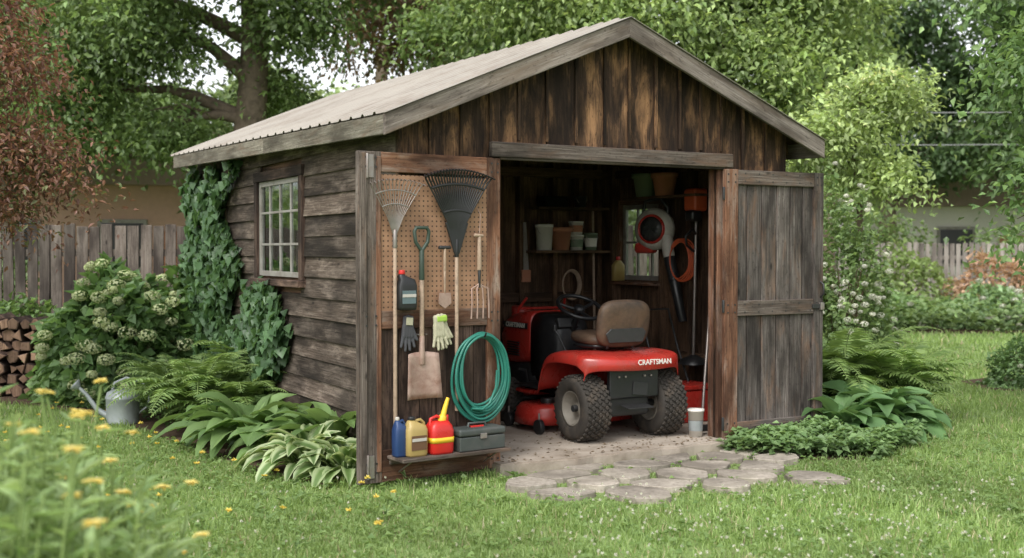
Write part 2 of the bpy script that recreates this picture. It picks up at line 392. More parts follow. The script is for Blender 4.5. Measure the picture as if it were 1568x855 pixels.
def blades(name,x,y,h,w,parent):
    n=len(x); a=rng.uniform(0,6.283,n); H=h*rng.uniform(.4,1.35,n); wv=w*rng.uniform(.7,1.3,n)
    patch=.5+.25*np.sin(x*1.3+2*np.sin(y*.9))+.25*np.sin(y*2.1+x*.7+1.3*np.sin(x*2.3))
    tuft=np.clip(np.sin(x*9+3*np.sin(y*5))*np.sin(y*11+2*np.sin(x*4)),0,1)
    H*=(.7+.45*patch)*(1+.9*tuft)
    near=np.ones(n)
    for sx,sy in SA: near=np.minimum(near,.38+.62*np.clip(np.hypot((x-sx)/.36,(y-sy)/.40),0,1)**3)
    H*=near
    S=np.stack([np.cos(a),np.sin(a),0*a],1); l=rng.uniform(0,6.283,n); le=rng.uniform(.2,1.1,n)
    B=np.stack([np.cos(l)*le,np.sin(l)*le,0*a],1)
    P=np.stack([x,y,0*x],1); z=np.array([0,0,1.])
    Hn=H[:,None];wn=wv[:,None]
    m1=P+z*Hn*.6+B*Hn*.22; tip=P+z*Hn*.95+B*Hn*.75
    V=np.stack([P-S*wn*.5,P+S*wn*.5,m1+S*wn*.4,m1-S*wn*.4,tip],1).reshape(-1,3)
    i=np.arange(n)[:,None]*5; F=np.concatenate([i+[0,1,2],i+[0,2,3],i+[3,2,4]])
    col=palette(n,(.135,.215,.048),(.30,.42,.135),(.46,.40,.25),.06,.74+.42*patch,g=1.22)
    return npmesh(name,V,F,np.repeat(col,5,0),BLADE,parent)
lawn=empty('lawn_grass')
x,y=grass_pts(215000,-5.2,5.2,4.2,9.2); blades('blades_near',x,y,.045,.006,lawn)
x,y=grass_pts(125000,-8,8.5,9.2,15); blades('blades_mid',x,y,.055,.010,lawn)
x,y=grass_pts(85000,-14,18,15,27); blades('blades_far',x,y,.07,.02,lawn)
def clover():
    n=16000; x,y=grass_pts(n,-5,5,4.8,9.5); n=len(x)
    P=np.stack([x,y,rng.uniform(.015,.05,n)],1); a=rng.uniform(0,6.28,n)
    D=np.stack([np.cos(a),np.sin(a),0*a+.1],1); Nn=np.tile([0,0,1.],(n,1))+rng.normal(size=(n,3))*.2
    L=rng.uniform(.02,.05,n); leaves('clover_leaves',P,D,Nn,L,L*.9,palette(n,(.12,.21,.055),(.23,.34,.11),g=1.1),LEAF,lawn)
    n=900; x=np.r_[rng.uniform(.3,5,780),rng.uniform(-4,1,120)]; y=4.8+2.6*rng.random(n)**1.3
    P0=np.stack([x,y,rng.uniform(.045,.085,n)],1); m=14; P=np.repeat(P0,m,0); D=unit(rng.normal(size=(n*m,3))+[0,0,.5])
    L=np.full(n*m,.0105); leaves('clover_flowers',P,D,rng.normal(size=(n*m,3)),L,L*.6,palette(n*m,(.5,.5,.40),(.74,.74,.64),g=1),PETAL,lawn)
    n=120; x=rng.uniform(-5,-.6,n); y=rng.uniform(5.2,11,n); P0=np.stack([x,y,rng.uniform(.05,.12,n)],1); P=np.repeat(P0,18,0)
    D=unit(rng.normal(size=(n*18,3))*[1,1,.2]+[0,0,.3]); L=np.full(n*18,.024); leaves('dandelions',P,D,rng.normal(size=(n*18,3)),L,L*.45,palette(n*18,(.75,.55,.06),(.8,.66,.12),g=1),PETAL,lawn)
    n0=170; x,y=grass_pts(n0,-4.5,4.5,5.0,9.5); n0=len(x); m=9; ci=np.repeat(np.arange(n0),m); n=n0*m; a=rng.uniform(0,6.28,n)
    P=np.stack([x[ci],y[ci],np.full(n,.012)],1); D=np.stack([np.cos(a),np.sin(a),rng.uniform(.15,.8,n)],1); L=rng.uniform(.05,.11,n)
    leaves('weed_rosettes',P,D,np.tile([0,0,1.],(n,1)),L,L*.3,palette(n,(.12,.2,.06),(.22,.32,.11),g=1.15),LEAF,lawn)
clover()
def litter():
    n=420; X=rng.uniform(-.05,1.95,n); Y=-.15+1.6*rng.random(n)**2; c_,s_=math.cos(R(29.2)),math.sin(R(29.2))
    x=-.07+X*c_-Y*s_; y=8+X*s_+Y*c_; P=np.stack([x,y,np.full(n,.0885)],1); a=rng.uniform(0,6.28,n)
    D=np.stack([np.cos(a),np.sin(a),rng.uniform(0,.1,n)],1); L=rng.uniform(.01,.035,n)
    leaves('leaf_litter',P,D,np.tile([0,0,1.],(n,1)),L,L*.5,palette(n,(.12,.08,.045),(.30,.22,.13),g=1),PETAL,None)
litter()

fs=MB()
for poly in stones:
    cx=sum(p[0] for p in poly)/len(poly); cy=sum(p[1] for p in poly)/len(poly)
    q=[]
    for k in range(len(poly)):
        a=poly[k-1];p=poly[k];c=poly[(k+1)%len(poly)]; f=random.uniform(.08,.22)
        q.append((p[0]+(a[0]-p[0])*f,p[1]+(a[1]-p[1])*f)); q.append((p[0]+(c[0]-p[0])*f,p[1]+(c[1]-p[1])*f))
    n=len(q); zt=.040+random.uniform(-.006,.008); tx,ty=random.uniform(-.02,.02),random.uniform(-.02,.02); o=(random.random()*50,random.random()*50)
    V=[(x,y,-.02) for x,y in q]+[(x,y,zt+(x-cx)*tx+(y-cy)*ty) for x,y in q]
    G=[(x+o[0],y+o[1],z) for x,y,z in V]
    F=[list(range(n))[::-1],list(range(n,2*n))]+[[i,(i+1)%n,(i+1)%n+n,i+n] for i in range(n)]
    fs.add(V,F,G,random.uniform(.78,1.12),0)
fs.obj('flagstone_path',STONE,None,bev=.008)

# ------------------------------------------------------------ SHED
shed=empty('wooden_shed',SM)
XL,XR,D=-.77,2.62,5.45; XC=.925
RI=3.235; SL=.418; RISE=.026
def rz(X,Y=0): return RI-SL*abs(X-XC)+RISE*Y
OX0,OX1,OT=-.03,1.90,2.205
bm=bmesh.new()
n=14; front=[(-.12+2.14*i/n, -.18+random.uniform(-.02,.02)-.03*math.sin(i/n*3.1)) for i in range(n+1)]
poly=front+[(2.02,-.005),(2.59,.02),(2.59,5.4),(-.74,5.4),(-.74,.02),(-.12,-.005)]
vs=[bm.verts.new((px,py,-.02)) for px,py in poly]; f=bm.faces.new(vs); r=bmesh.ops.extrude_face_region(bm,geom=[f])
for v in r['geom']:
    if isinstance(v,bmesh.types.BMVert): v.co.z=.085
bmesh.ops.bevel(bm,geom=[e for e in bm.edges if all(v.co.z>.05 for v in e.verts)],offset=.012,segments=2,affect='EDGES')
bm_obj('concrete_floor',bm,CONC,shed,Matrix(),False)
mb=MB(); X=XL
while X<XR-.02:
    w=random.uniform(.2,.25); x0,x1=X+.003,min(X+w,XR)-.003; yj=random.uniform(0,.012)
    zb=.06 if (x1<OX0 or x0>OX1) else OT+.01
    segs=[(x0,x1,zb)]
    for e in (OX0,OX1):
        if x0<e<x1: segs=[(x0,e,.06 if e==OX0 else OT+.01),(e,x1,OT+.01 if e==OX0 else .06)]
    for a,c_,zb in segs:
        if c_-a<.01: continue
        P=[(a,zb),(c_,zb),(c_,rz(c_)-.04)]
        if a<XC<c_: P.append((XC,rz(XC)-.04))
        P.append((a,rz(a)-.04)); mb.prism(P,-.012-yj,.012,tint=random.choice([.65,.8,.95,1.1,1.35]))
    if x1<XR-.05:
        zb=2.33 if -.1<x1<2.02 else .1
        mb.box((x1+.003,-.03-random.random()*.003,(rz(x1)-.05+zb)/2),(.022,.016,rz(x1)-.05-zb),2,tv=.35)
    X+=w
mb.obj('gable_boards',W_GABLE,shed,bev=.002)
mb=MB()
mb.prism([(XL,.06),(OX0-.02,.06),(OX0-.02,rz(OX0-.02)-.05),(XL,rz(XL)-.05)],.014,.03); mb.prism([(OX1+.02,.06),(XR,.06),(XR,rz(XR)-.05),(OX1+.02,rz(OX1+.02)-.05)],.014,.03)
mb.prism([(OX0-.02,OT+.02),(OX1+.02,OT+.02),(OX1+.02,rz(OX1+.02)-.05),(XC,rz(XC)-.05),(OX0-.02,rz(OX0-.02)-.05)],.0145,.03); mb.obj('front_sheathing',W_IN,shed)
mb=MB(); mb.box((.945,-.062,2.255),(2.14,.05,.105),0,.72); mb.box((.95,-.045,2.197),(2.0,.05,.02),0,.6); mb.obj('lintel',W_GREY,shed,bev=.005)
mb=MB(); mb.box((OX1+.03,.02,1.14),(.06,.12,2.11),2,.9); mb.box((OX0-.03,.02,1.14),(.055,.10,2.11),2,.9); mb.obj('door_jambs',W_RED,shed,bev=.004)
mb=MB(); z=.04
WY0,WY1,WZ0,WZ1=1.98,3.14,1.33,2.17
while z<2.42:
    if z+.17>WZ0 and z<WZ1: segs=[(0,WY0),(WY1,D)]
    else:
        s=random.uniform(1.2,4); segs=[(0,s),(s,D)]
    for a,c_ in segs:
        rot=Matrix.Rotation(R(6+random.uniform(-1,1.5)),3,'Y')@Matrix.Rotation(R(random.uniform(-.2,.2)),3,'X')
        mb.box((XL-.012-random.uniform(0,.006),(a+c_)/2,z+.09),(.018,c_-a-.004,.188),1,rot=rot,tint=random.choice([.7,.85,1.0,1.15,1.35]))
    z+=.163
mb.obj('side_siding',W_SIDE,shed,bev=.002)
mb=MB()
for (a,c_,zb,zt) in ((.03,WY0,.05,2.42),(WY1,D,.05,2.42),(WY0,WY1,.05,WZ0),(WY0,WY1,WZ1,2.42)): mb.box((XL+.02,(a+c_)/2,(zb+zt)/2),(.02,c_-a,zt-zb),1)
for k in range(9): 
    yy=.1+k*.62
    if WY0-.05<yy<WY1+.05: continue
    mb.box((XL+.075,yy,1.23),(.09,.045,2.3),2)
RY0,RY1,RZ0,RZ1=1.58,2.28,1.27,2.0
for (a,c_,zb,zt) in ((.03,RY0,.05,2.45),(RY1,D,.05,2.45),(RY0,RY1,.05,RZ0),(RY0,RY1,RZ1,2.45)):
    yy=a
    while yy<c_-.01:
        w=min(.2,c_-yy); mb.box((XR-.01,yy+w/2,(zb+zt)/2),(.022,w-.004,zt-zb),2); yy+=w
mb.box((XR+.008,.8,1.25),(.01,1.5,2.4),1); mb.box((XR+.008,3.87,1.25),(.01,3.14,2.4),1)
for yy in (.15,.62,1.1,1.53,2.33): mb.box((XR-.07,yy,1.23),(.09,.045,2.3),2,tv=.15)
for zz in (.6,2.3): mb.box((XR-.055,1.3,zz),(.06,2.5,.07),1)
xx=.9
while xx<2.58:
    w=min(.19,2.59-xx); mb.box((xx+w/2,2.66,1.3),(w-.005,.02,2.45),2,tv=.35); xx+=w
for xx in (1.25,1.62,2.0,2.3,2.52): mb.box((xx,2.60,1.25),(.05,.09,2.35),2,tv=.2)
mb.box((1.75,2.6,1.1),(1.6,.05,.09),0); mb.box((1.75,2.6,2.32),(1.6,.1,.09),0)
mb.prism([(XL,.05),(XR,.05),(XR,rz(XR)+.1),(XC,rz(XC)+.1),(XL,rz(XL)+.1)],D-.02,D)
mb.obj('interior_framing',W_IN,shed,bev=.002)
mb=MB(); mb.box((XL-.02,-.012,1.2),(.03,.05,2.36),2); mb.obj('corner_board',W_GABLE,shed,bev=.003)
def roof():
    V=[];F=[];xs=[-.99,-.4,.3,XC,1.55,2.2,2.84]; Y=-.25; prof=[]
    while Y<5.72:
        for dy,h in ((0,0),(.15,0),(.165,.016),(.195,.016),(.21,0)): prof.append((Y+dy,h))
        Y+=.2104
    for yy,h in prof:
        for x in xs: V.append((x,yy,rz(x,yy)+.012+h))
    n=len(xs)
    for i in range(len(prof)-1):
        for k in range(n-1): F.append([i*n+k,i*n+k+1,(i+1)*n+k+1,(i+1)*n+k])
    me=bpy.data.meshes.new('roof_metal'); me.from_pydata(V,[],F); o=link('roof_panels',me,METAL,shed)
    s=o.modifiers.new('s','SOLIDIFY'); s.thickness=.003
roof()
def slab(mb,x0,x1,y0,y1,t0,t1,grain,tint=None):
    V=[(x,y,rz(x,y)-t) for t in (t0,t1) for y in (y0,y1) for x in (x0,x1)]
    o=random.random()*50; G=[((x if grain==0 else y)+o,(y if grain==0 else x),z) for x,y,z in V]
    if grain==0 and abs(y1-y0)<.1: G=[(x+o,(rz(x,y)-z)+o,y) for x,y,z in V]
    mb.add(V,[[0,2,3,1],[4,5,7,6],[0,1,5,4],[2,6,7,3],[0,4,6,2],[1,3,7,5]],G,tint or random.uniform(.8,1.2),0)
mb=MB(); yy=-.2
while yy<5.65:
    slab(mb,-.955,XC,yy,yy+.19,.0,.022,0); slab(mb,XC,2.80,yy,yy+.19,.0,.022,0); yy+=.195
for k in range(9): slab(mb,-.93,XC-.02,.12+k*.66,.165+k*.66,.0225,.12,0); slab(mb,XC+.02,2.77,.12+k*.66,.165+k*.66,.0225,.12,0)
mb.obj('roof_deck',W_IN,shed)
mb=MB(); slab(mb,-.985,XC,-.235,-.205,-.005,.135,0,1.0); slab(mb,XC,2.835,-.235,-.205,-.005,.135,0,.8)
mb.obj('rake_boards',W_TRIM,shed,bev=.004)
mb=MB(); slab(mb,-.985,XC,-.237,-.204,-.0105,-.0055,0,.6); mb.obj('rake_edge',W_DARK,shed)
mb=MB()
for a,c_ in ((-.203,2.4),(2.403,5.70)):
    V=[(x,y,rz(-.97,y)+z-.0) for z in (-.135,-.004) for y in (a,c_) for x in (-.985,-.957)]
    o=random.random()*40; mb.add(V,[[0,2,3,1],[4,5,7,6],[0,1,5,4],[2,6,7,3],[0,4,6,2],[1,3,7,5]],[(y+o,z,x) for x,y,z in V],random.uniform(.95,1.1),0)
    V=[(x,y,rz(2.82,y)+z) for z in (-.135,-.004) for y in (a,c_) for x in (2.80,2.828)]
    mb.add(V,[[0,2,3,1],[4,5,7,6],[0,1,5,4],[2,6,7,3],[0,4,6,2],[1,3,7,5]],[(y+o,z,x) for x,y,z in V],1,0)
mb.obj('eave_fascia',W_FASC,shed,bev=.004)
def window(name,x,y0,y1,z0,z1,cols,rows,trim,flip):
    s=-1 if not flip else 1
    mb=MB()
    if trim:
        for (a,c_,zb,zt,g) in ((y0-.085,y0,z0-.02,z1+.0,2),(y1,y1+.085,z0-.02,z1,2)): mb.box((x+s*.035,(a+c_)/2,(zb+zt)/2),(.035,c_-a,zt-zb),g)
        mb.box((x+s*.036,(y0+y1)/2,z1+.045),(.04,y1-y0+.19,.088),1); mb.box((x+s*.05,(y0+y1)/2,z0-.05),(.08,y1-y0+.2,.055),1)
    else:
        for (a,c_,zb,zt,g) in ((y0-.05,y0,z0-.05,z1+.05,2),(y1,y1+.05,z0-.05,z1+.05,2)): mb.box((x-.03,(a+c_)/2,(zb+zt)/2),(.03,c_-a,zt-zb),g)
        mb.box((x-.035,(y0+y1)/2,z1+.025),(.034,y1-y0,.05),1); mb.box((x-.07,(y0+y1)/2,z0-.03),(.12,y1-y0+.1,.03),1)
    mb.obj(name+'_casing',W_DARK if trim else W_RED,shed,bev=.003)
    mb=MB(); fw=.045
    for yy in (y0+fw/2,y1-fw/2): mb.box((x+s*.01,yy,(z0+z1)/2),(.035,fw,z1-z0-.002),2,1)
    for zz in (z0+fw/2,z1-fw/2): mb.box((x+s*.01,(y0+y1)/2,zz),(.034,y1-y0-2*fw-.001,fw),1,1)
    for k in range(1,cols): mb.box((x+s*.01,y0+(y1-y0)*k/cols,(z0+z1)/2),(.024,.02,z1-z0-2*fw),2,1)
    for k in range(1,rows): mb.box((x+s*.01,(y0+y1)/2,z0+(z1-z0)*k/rows),(.02,y1-y0-2*fw,.02),1,1)
    mb.obj(name+'_sash',FRAMEP,shed,bev=.002)
    rbox(name+'_glass',(.004,y1-y0-.04,z1-z0-.04),(x+s*.008,(y0+y1)/2,(z0+z1)/2),GLASS if trim else GLASS2,shed,bev=0)
window('side_window',XL,WY0,WY1,WZ0,WZ1,4,3,True,False)
window('inner_window',XR,RY0,RY1,RZ0,RZ1,3,2,False,True)
rbox('workbench_under_window',(.3,1.2,.03),(XL+.25,2.5,1.25),ASH,shed,bev=.003)
for i in range(6): cyl('stored_board_%d'%i,(XL+.2,2.1+i*.15,1.27),(XL+.13,2.05+i*.16,1.6+.1*(i%3)),.03,.03,[ASH,WHITE,ASH][i%3],shed,8)

# doors -------------------------------------------------
DW=1.094
DL=SM@T(-1.14,-.165,0)@RZ(5)
def nails(mb,pts,y,r=.006):
    for (x,z) in pts: mb.box((x,y,z),(r*2,.003,r*2),0,.5)
def door(name,mw,top,bot,left,DW):
    e=empty(name,mw); mb=MB()
    st=.165 if left else .135; H0,H1=bot,top
    mR=0;mG=1;mDk=2
    x=st-.02 if left else .1
    xe=DW-.10
    while x<xe+.02:
        w=min(random.uniform(.12,.16),xe+.03-x); 
        if w<.02: break
        if left: mb.box((x+w/2,.03,(H0+.1+1.12)/2),(w-.005,.02,1.12-H0-.1),2,mat=mDk,tv=.35)
        else: mb.box((x+w/2,.03+random.uniform(-.002,.002),(H0+H1)/2),(w-.009,.02,H1-H0-.04),2,mat=3,tint=random.choice([.7,.85,1.05,1.25]))
        x+=w
    if left:
        mb.box((st/2,.022,(H0+H1)/2),(st,.044,H1-H0),2,1.0,mat=mG); mb.box((.03,-.006,(H0+H1)/2),(.05,.01,H1-H0-.02),2,.9,mat=mG)
        mb.box((st-.022,-.0045,(H0+H1)/2+.02),(.035,.008,H1-H0-.1),2,1.0,mat=mR)
        mb.box((DW-.055,.022,(H0+H1)/2),(.11,.044,H1-H0),2,1.0,mat=mR)
        mb.box(((st+DW-.11)/2,.021,H1-.065),(DW-.11-st-.001,.042,.13),0,.95,mat=mR)
        mb.box(((st+DW-.11)/2,.021,1.10),(DW-.11-st-.001,.042,.12),0,.75,mat=mR)
        mb.box(((st+DW-.11)/2,.021,H0+.105),(DW-.11-st-.001,.042,.21),0,.6,mat=mR)
    else:
        mb.box((.065,.012,(H0+H1)/2),(.13,.036,H1-H0),2,.95,mat=mR); mb.box((DW-.05,.012,(H0+H1)/2),(.10,.036,H1-H0),2,.9,mat=3)
        mb.box(((.13+DW-.1)/2,.0115,H1-.06),(DW-.232,.034,.115),0,.85,mat=mG); mb.box(((.13+DW-.1)/2,.0115,1.10),(DW-.232,.034,.12),0,.85,mat=mG)
        mb.box(((.13+DW-.1)/2,.0115,H0+.07),(DW-.232,.034,.13),0,.9,mat=3)
    mb.obj('door_boards',[W_RED,W_GREY,W_DARK,W_GREYD],e,bev=.004)
    nb=MB()
    nails(nb,[(xx,zz+dz) for xx in ((.05,.12,DW-.08,DW-.03) if left else (.03,.10,DW-.07,DW-.03)) for zz in (H0+.1,1.10,H1-.07) for dz in (-.03,.03)],-.012 if left else -.0075)
    if not left: nails(nb,[(xx,zz+dz) for xx in (.2,.34,.48,.62,.76,.88) for zz in (1.10,H1-.06) for dz in (-.03,.03)],-.0065,.005)
    nb.obj('nail_heads',DSTEEL,e)
    return e
dl=door('shed_door',DL,2.195,.04,True,DW)
mb=MB(); mb.box((.575,.012,1.60),(.815,.012,.90),0,1,off=False); o=mb.obj('pegboard_panel',PEG,dl)
a=o.data.attributes['gc']; a.data.foreach_set('vector',np.array([(v.co.x,v.co.z,0) for v in o.data.vertices],dtype=np.float32).ravel())
for zz in (2.1,.15):
    rbox('hinge_plate',(.045,.006,.15),(.085,-.006,zz),STEEL,dl,bev=.002); cyl('hinge_pin',(.058,-.012,zz-.08),(.058,-.012,zz+.08),.009,.009,STEEL,dl,10)
DR=SM@T(1.93,-.085,0)@RZ(-1.0); DWR=1.02
dr=door('shed_door',DR,2.19,.07,False,DWR)
curve('handle',[[(DWR-.03,-.0,1.3),(DWR-.03,-.04,1.28),(DWR-.03,-.045,1.2),(DWR-.03,0,1.17)]],.008,DSTEEL,dr)
rbox('latch',(.13,.012,.035),(DWR-.06,-.014,1.10),DSTEEL,dr,bev=.003); rbox('latch_keeper',(.035,.03,.06),(DWR-.03,-.02,1.10),STEEL,dr,bev=.004)
for zz in (2.0,1.12,.2): cyl('hinge_pin',(-.01,-.0,zz-.05),(-.01,-.0,zz+.05),.011,.011,DSTEEL,dr,10)

# ------------------------------------------------------------ TOOLS ON DOOR
def DE(name,u,z,y=0): return empty(name,DL@T(u,y,z))
def rake(name,u,z0,z1,half,n,tmat,tr,zs,shaftmat,black):
    e=DE(name,u,0); L=[]
    for i in range(n):
        t=-1+2*i/(n-1)
        topz=z1-.05*t*t if black else z1-.03*t*t
        pts=[(t*.012,-.035,z0)]
        for s in (.35,.7,.93): pts.append((t*half*s**(1.15),-.035-.02*s,z0+(topz-z0)*s))
        pts+= [(t*half,-.07,topz),(t*half*1.0,-.10,topz-.012)]
        L.append(pts)
    curve('tines',L,tr,tmat,e)
    for s in ((.45,.8) if black else (.55,.8,)):
        curve('spreader',[[(t*half*s**1.15,-.035-.02*s,z0+(z1-.04*t*t-z0)*s) for t in np.linspace(-1,1,13)]],tr*1.5,tmat,e)
    if black:
        pts=[(-.018,z0-.07),(.018,z0-.07),(.09,z0+.14),(0,z0+.17),(-.09,z0+.14)]; mb=MB(); mb.prism(pts,-.045,-.03,1); mb.obj('neck_web',tmat,e,bev=.003)
    cyl('socket',(0,-.035,z0-.09),(0,-.035,z0+.03),.016,.013,tmat if black else STEEL,e); cyl('handle',(0,-.035,zs),(0,-.035,z0-.02),.0135,.0125,shaftmat,e)
rake('leaf_rake',.245,1.66,2.02,.195,15,STEEL,.0030,.27,ASH,False)
rake('leaf_rake',.715,1.60,2.10,.265,23,BLK,.0066,.47,ASH,True)
e=DE('digging_shovel',.445,0)
GR=paint('grip_green',(.03,.05,.035),.5)
curve('d_grip',[[(0,-.035,1.55),(-.045,-.035,1.61),(-.055,-.035,1.68),(-.04,-.035,1.705),(.04,-.035,1.705),(.055,-.035,1.68),(.045,-.035,1.61),(0,-.035,1.55)]],.013,GR,e)
cyl('ferrule',(0,-.035,1.36),(0,-.035,1.56),.019,.016,GR,e); cyl('shaft',(0,-.035,.87),(0,-.035,1.38),.0155,.0155,ASH,e)
cyl('socket',(0,-.035,.80),(0,-.035,.99),.022,.018,RUST,e)
V=[];F=[];nz=8;nx=9
for j in range(nz+1):
    t=j/nz; z=.885-.31*t; hw=.115+.018*t
    for i in range(nx):
        s=-1+2*i/(nx-1); V.append((s*hw,-.03-.028*(s*s)-.02*t,z-(.012*s*s if j==0 else 0)))
F=[[j*nx+i,j*nx+i+1,(j+1)*nx+i+1,(j+1)*nx+i] for j in range(nz) for i in range(nx-1)]
me=bpy.data.meshes.new('blade'); me.from_pydata(V,[],F); o=link('blade',me,RUST,e,smooth=True); s=o.modifiers.new('s','SOLIDIFY'); s.thickness=.004
curve('peg_hook',[[(-.03,.0,1.0),(-.03,-.05,1.0)],[(.03,.0,1.0),(.03,-.05,1.0)]],.004,STEEL,e)
e=DE('hand_trowel',.625,0); cyl('grip',(-.045,-.03,1.575),(.045,-.03,1.575),.013,.011,DSTEEL,e); cyl('shank',(0,-.03,1.42),(0,-.03,1.57),.010,.009,ASH,e); cyl('neck',(0,-.03,1.27),(0,-.03,1.42),.006,.009,ASH,e)
mb=MB(); mb.prism([(-.045,1.27),(.045,1.27),(.05,1.2),(0,1.165),(-.05,1.2)],-.035,-.031,1); mb.obj('blade',RUST,e,bev=.001)
e=DE('hand_fork',.90,0); cyl('grip',(-.04,-.03,1.66),(.03,-.03,1.655),.012,.010,ASH,e); cyl('handle',(0,-.03,1.42),(0,-.03,1.65),.017,.012,ASH,e); cyl('neck',(0,-.03,1.30),(0,-.03,1.43),.008,.012,DSTEEL,e)
curve('tines',[[(0,-.03,1.33),(s*.3,-.03,1.315),(s,-.035,1.295),(s*1.05,-.045,1.2),(s*1.1,-.04,1.09)] for s in (-.065,-.022,.022,.065)],.0055,RUST,e)
curve('hanging_wire',[[(0,-.005,1.84),(.01,-.03,1.8),(0,-.03,1.67)]],.003,RUST,e)
e=DE('oil_bottle',.325,1.165,-.045)
loft('bottle',[sring(.125,.07,0),sring(.135,.075,.02),sring(.135,.075,.16,e=5),sring(.11,.065,.20),sring(.05,.045,.225,cx=-.035,e=2.5),sring(.04,.04,.235,cx=-.035,e=2)],BLK,e)
cyl('cap',(-.035,0,.234),(-.035,0,.262),.022,.02,REDP,e); rbox('label',(.10,.003,.085),(0,-.0375,.085),paint('label_dark',(.10,.14,.15),.4),e,bev=.001); rbox('label_band',(.10,.003,.02),(0,-.0405,.095),OFFW,e,bev=.0005)
def glove(name,u,z,mats,spread,lean):
    e=DE(name,u,z,-.03); e.matrix_world=e.matrix_world@RY(lean)
    for gi,(dx,mt) in enumerate(mats):
        bm=bmesh.new()
        def cap(p,q,r0,r1):
            p=Vector(p);q=Vector(q); d=(q-p); M=Matrix.Translation((p+q)/2)@d.to_track_quat('Z','Y').to_matrix().to_4x4()
            bmesh.ops.create_cone(bm,cap_ends=True,segments=12,radius1=r0,radius2=r1,depth=d.length,matrix=M)
            for c,r in ((p,r0),(q,r1)): bmesh.ops.create_icosphere(bm,subdivisions=2,radius=r,matrix=Matrix.Translation(c))
        for s in (-.028,-.009,.010,.029): cap((dx+s*.9,0,-.03),(dx+s,0,-.10),.017,.017)
        for k,(s,l) in enumerate(((-.032,.055),(-.010,.078),(.012,.072),(.034,.05))): cap((dx+s,0,-.10),(dx+s*1.5*spread,-.012,-.115-l),.0125,.0095)
        cap((dx+.034,0,-.05),(dx+.068,-.01,-.12),.014,.010)
        cap((dx-.022,0,.02),(dx-.022,0,-.04),.018,.016); cap((dx,0,.025),(dx,0,-.04),.019,.016); cap((dx+.022,0,.02),(dx+.022,0,-.04),.018,.016)
        o=bm_obj('glove_%d'%gi,bm,mt,e,T(0,-.018*gi,0)); md=o.modifiers.new('r','REMESH'); md.mode='VOXEL'; md.voxel_size=.005; md.use_smooth_shade=True
    return e
g=glove('work_gloves',.345,1.09,[(0,GLOVEB)],1.0,4); rbox('cuff_patch',(.05,.004,.05),(0,-.02,-.0),GLOVE,g,bev=.002)
g=glove('work_gloves',.585,1.09,[(.015,GLOVE),(-.02,GLOVE)],1.1,-3); rbox('cuff_green',(.085,.05,.045),(-.0,-.012,.01),GLOVEG,g,bev=.012)
e=DE('garden_hose',.90,.735); L=[]
for k in range(10):
    ph=random.uniform(-.03,.03); a0=.160+.0075*k+random.uniform(-.008,.008); b0=.235+.0075*k
    L.append([((a0+.010*math.sin(3*t+k))*math.sin(t)+ph*.3,-.045-.012*(k%4)+.008*math.sin(2*t+k*1.3),(b0)*math.cos(t)-.010*math.sin(t*2+k)-.005*k) for t in np.linspace(0,2*math.pi,48,endpoint=False)])
curve('coil',L,.0095,TEAL,e,cyc=True); curve('hook',[[(0,0,.24),(0,-.1,.235),(0,-.115,.26)]],.006,DSTEEL,e)
curve('tail',[[(-.10,-.09,-.25),(-.02,-.1,-.26),(.04,-.1,-.22),(.09,-.1,-.12),(.10,-.1,.0)]],.0095,TEAL,e)
e=DE('door_shelf',.615,0); mb=MB(); mb.box((0,-.115,.205),(.83,.22,.022),0,1.2); mb.box((0,-.012,.18),(.8,.02,.05),0,1.0); mb.obj('board',W_GREY,e,bev=.003)
for s in (-.33,.33): curve('bracket',[[(s,-.01,.10),(s,-.18,.19)]],.005,STEEL,e)
SZ=.217
def jug(name,u,w,h,d,mat,capm,labm=None,y=-.12):
    e=DE(name,u,SZ,y)
    loft('body',[sring(w*.92,d*.92,0),sring(w,d,.012),sring(w,d,h*.68,e=5),sring(w*.85,d*.85,h*.80),sring(w*.4,d*.5,h*.9,cx=-w*.18,e=2.5),sring(w*.3,d*.35,h*.94,cx=-w*.18,e=2)],mat,e)
    cyl('cap',(-w*.18,0,h*.94),(-w*.18,0,h*1.03),w*.17,w*.16,capm,e)
    curve('handle',[[(-w*.05,0,h*.9),(w*.25,0,h*.93),(w*.42,0,h*.84),(w*.42,0,h*.6)]],.011,mat,e)
    if labm: rbox('label',(w*.75,.003,h*.38),(0,-d/2-.001,h*.36),labm,e,bev=.001); rbox('label_band',(w*.7,.003,h*.08),(0,-d/2-.004,h*.44),OFFW,e,bev=.0005)
    return e
jug('coolant_bottle',.245,.085,.25,.08,BLUE,OFFW,None,-.09)
jug('oil_jug',.345,.15,.25,.11,GOLD,BLK,paint('label_brown',(.12,.06,.03),.5))
e=DE('fuel_can',.525,SZ,-.12)
loft('body',[sring(.165,.13,0),sring(.175,.14,.015),sring(.175,.14,.15,e=5),sring(.16,.125,.185),sring(.11,.09,.215)],REDP,e)
loft('band',[sring(.178,.143,.075,e=5),sring(.178,.143,.11,e=5)],YEL,e)
cyl('neck',(.02,0,.205),(.03,0,.245),.03,.026,YEL,e); curve('spout',[[(.03,0,.24),(.045,0,.29),(.062,0,.34),(.07,0,.36)]],.017,YEL,e,radii=[1.2,1,.8,.7])
curve('handle',[[(-.07,0,.18),(-.065,0,.23),(-.02,0,.245),(.02,0,.23)]],.011,REDP,e)
cyl('vent',(.055,0,.195),(.06,0,.25),.016,.012,REDP,e,12)
e=DE('toolbox',.82,SZ,-.12); rbox('base',(.36,.16,.095),(0,0,.048),DGREEN,e,bev=.008); rbox('lid',(.37,.168,.05),(0,0,.124),DGREEN,e,bev=.016)
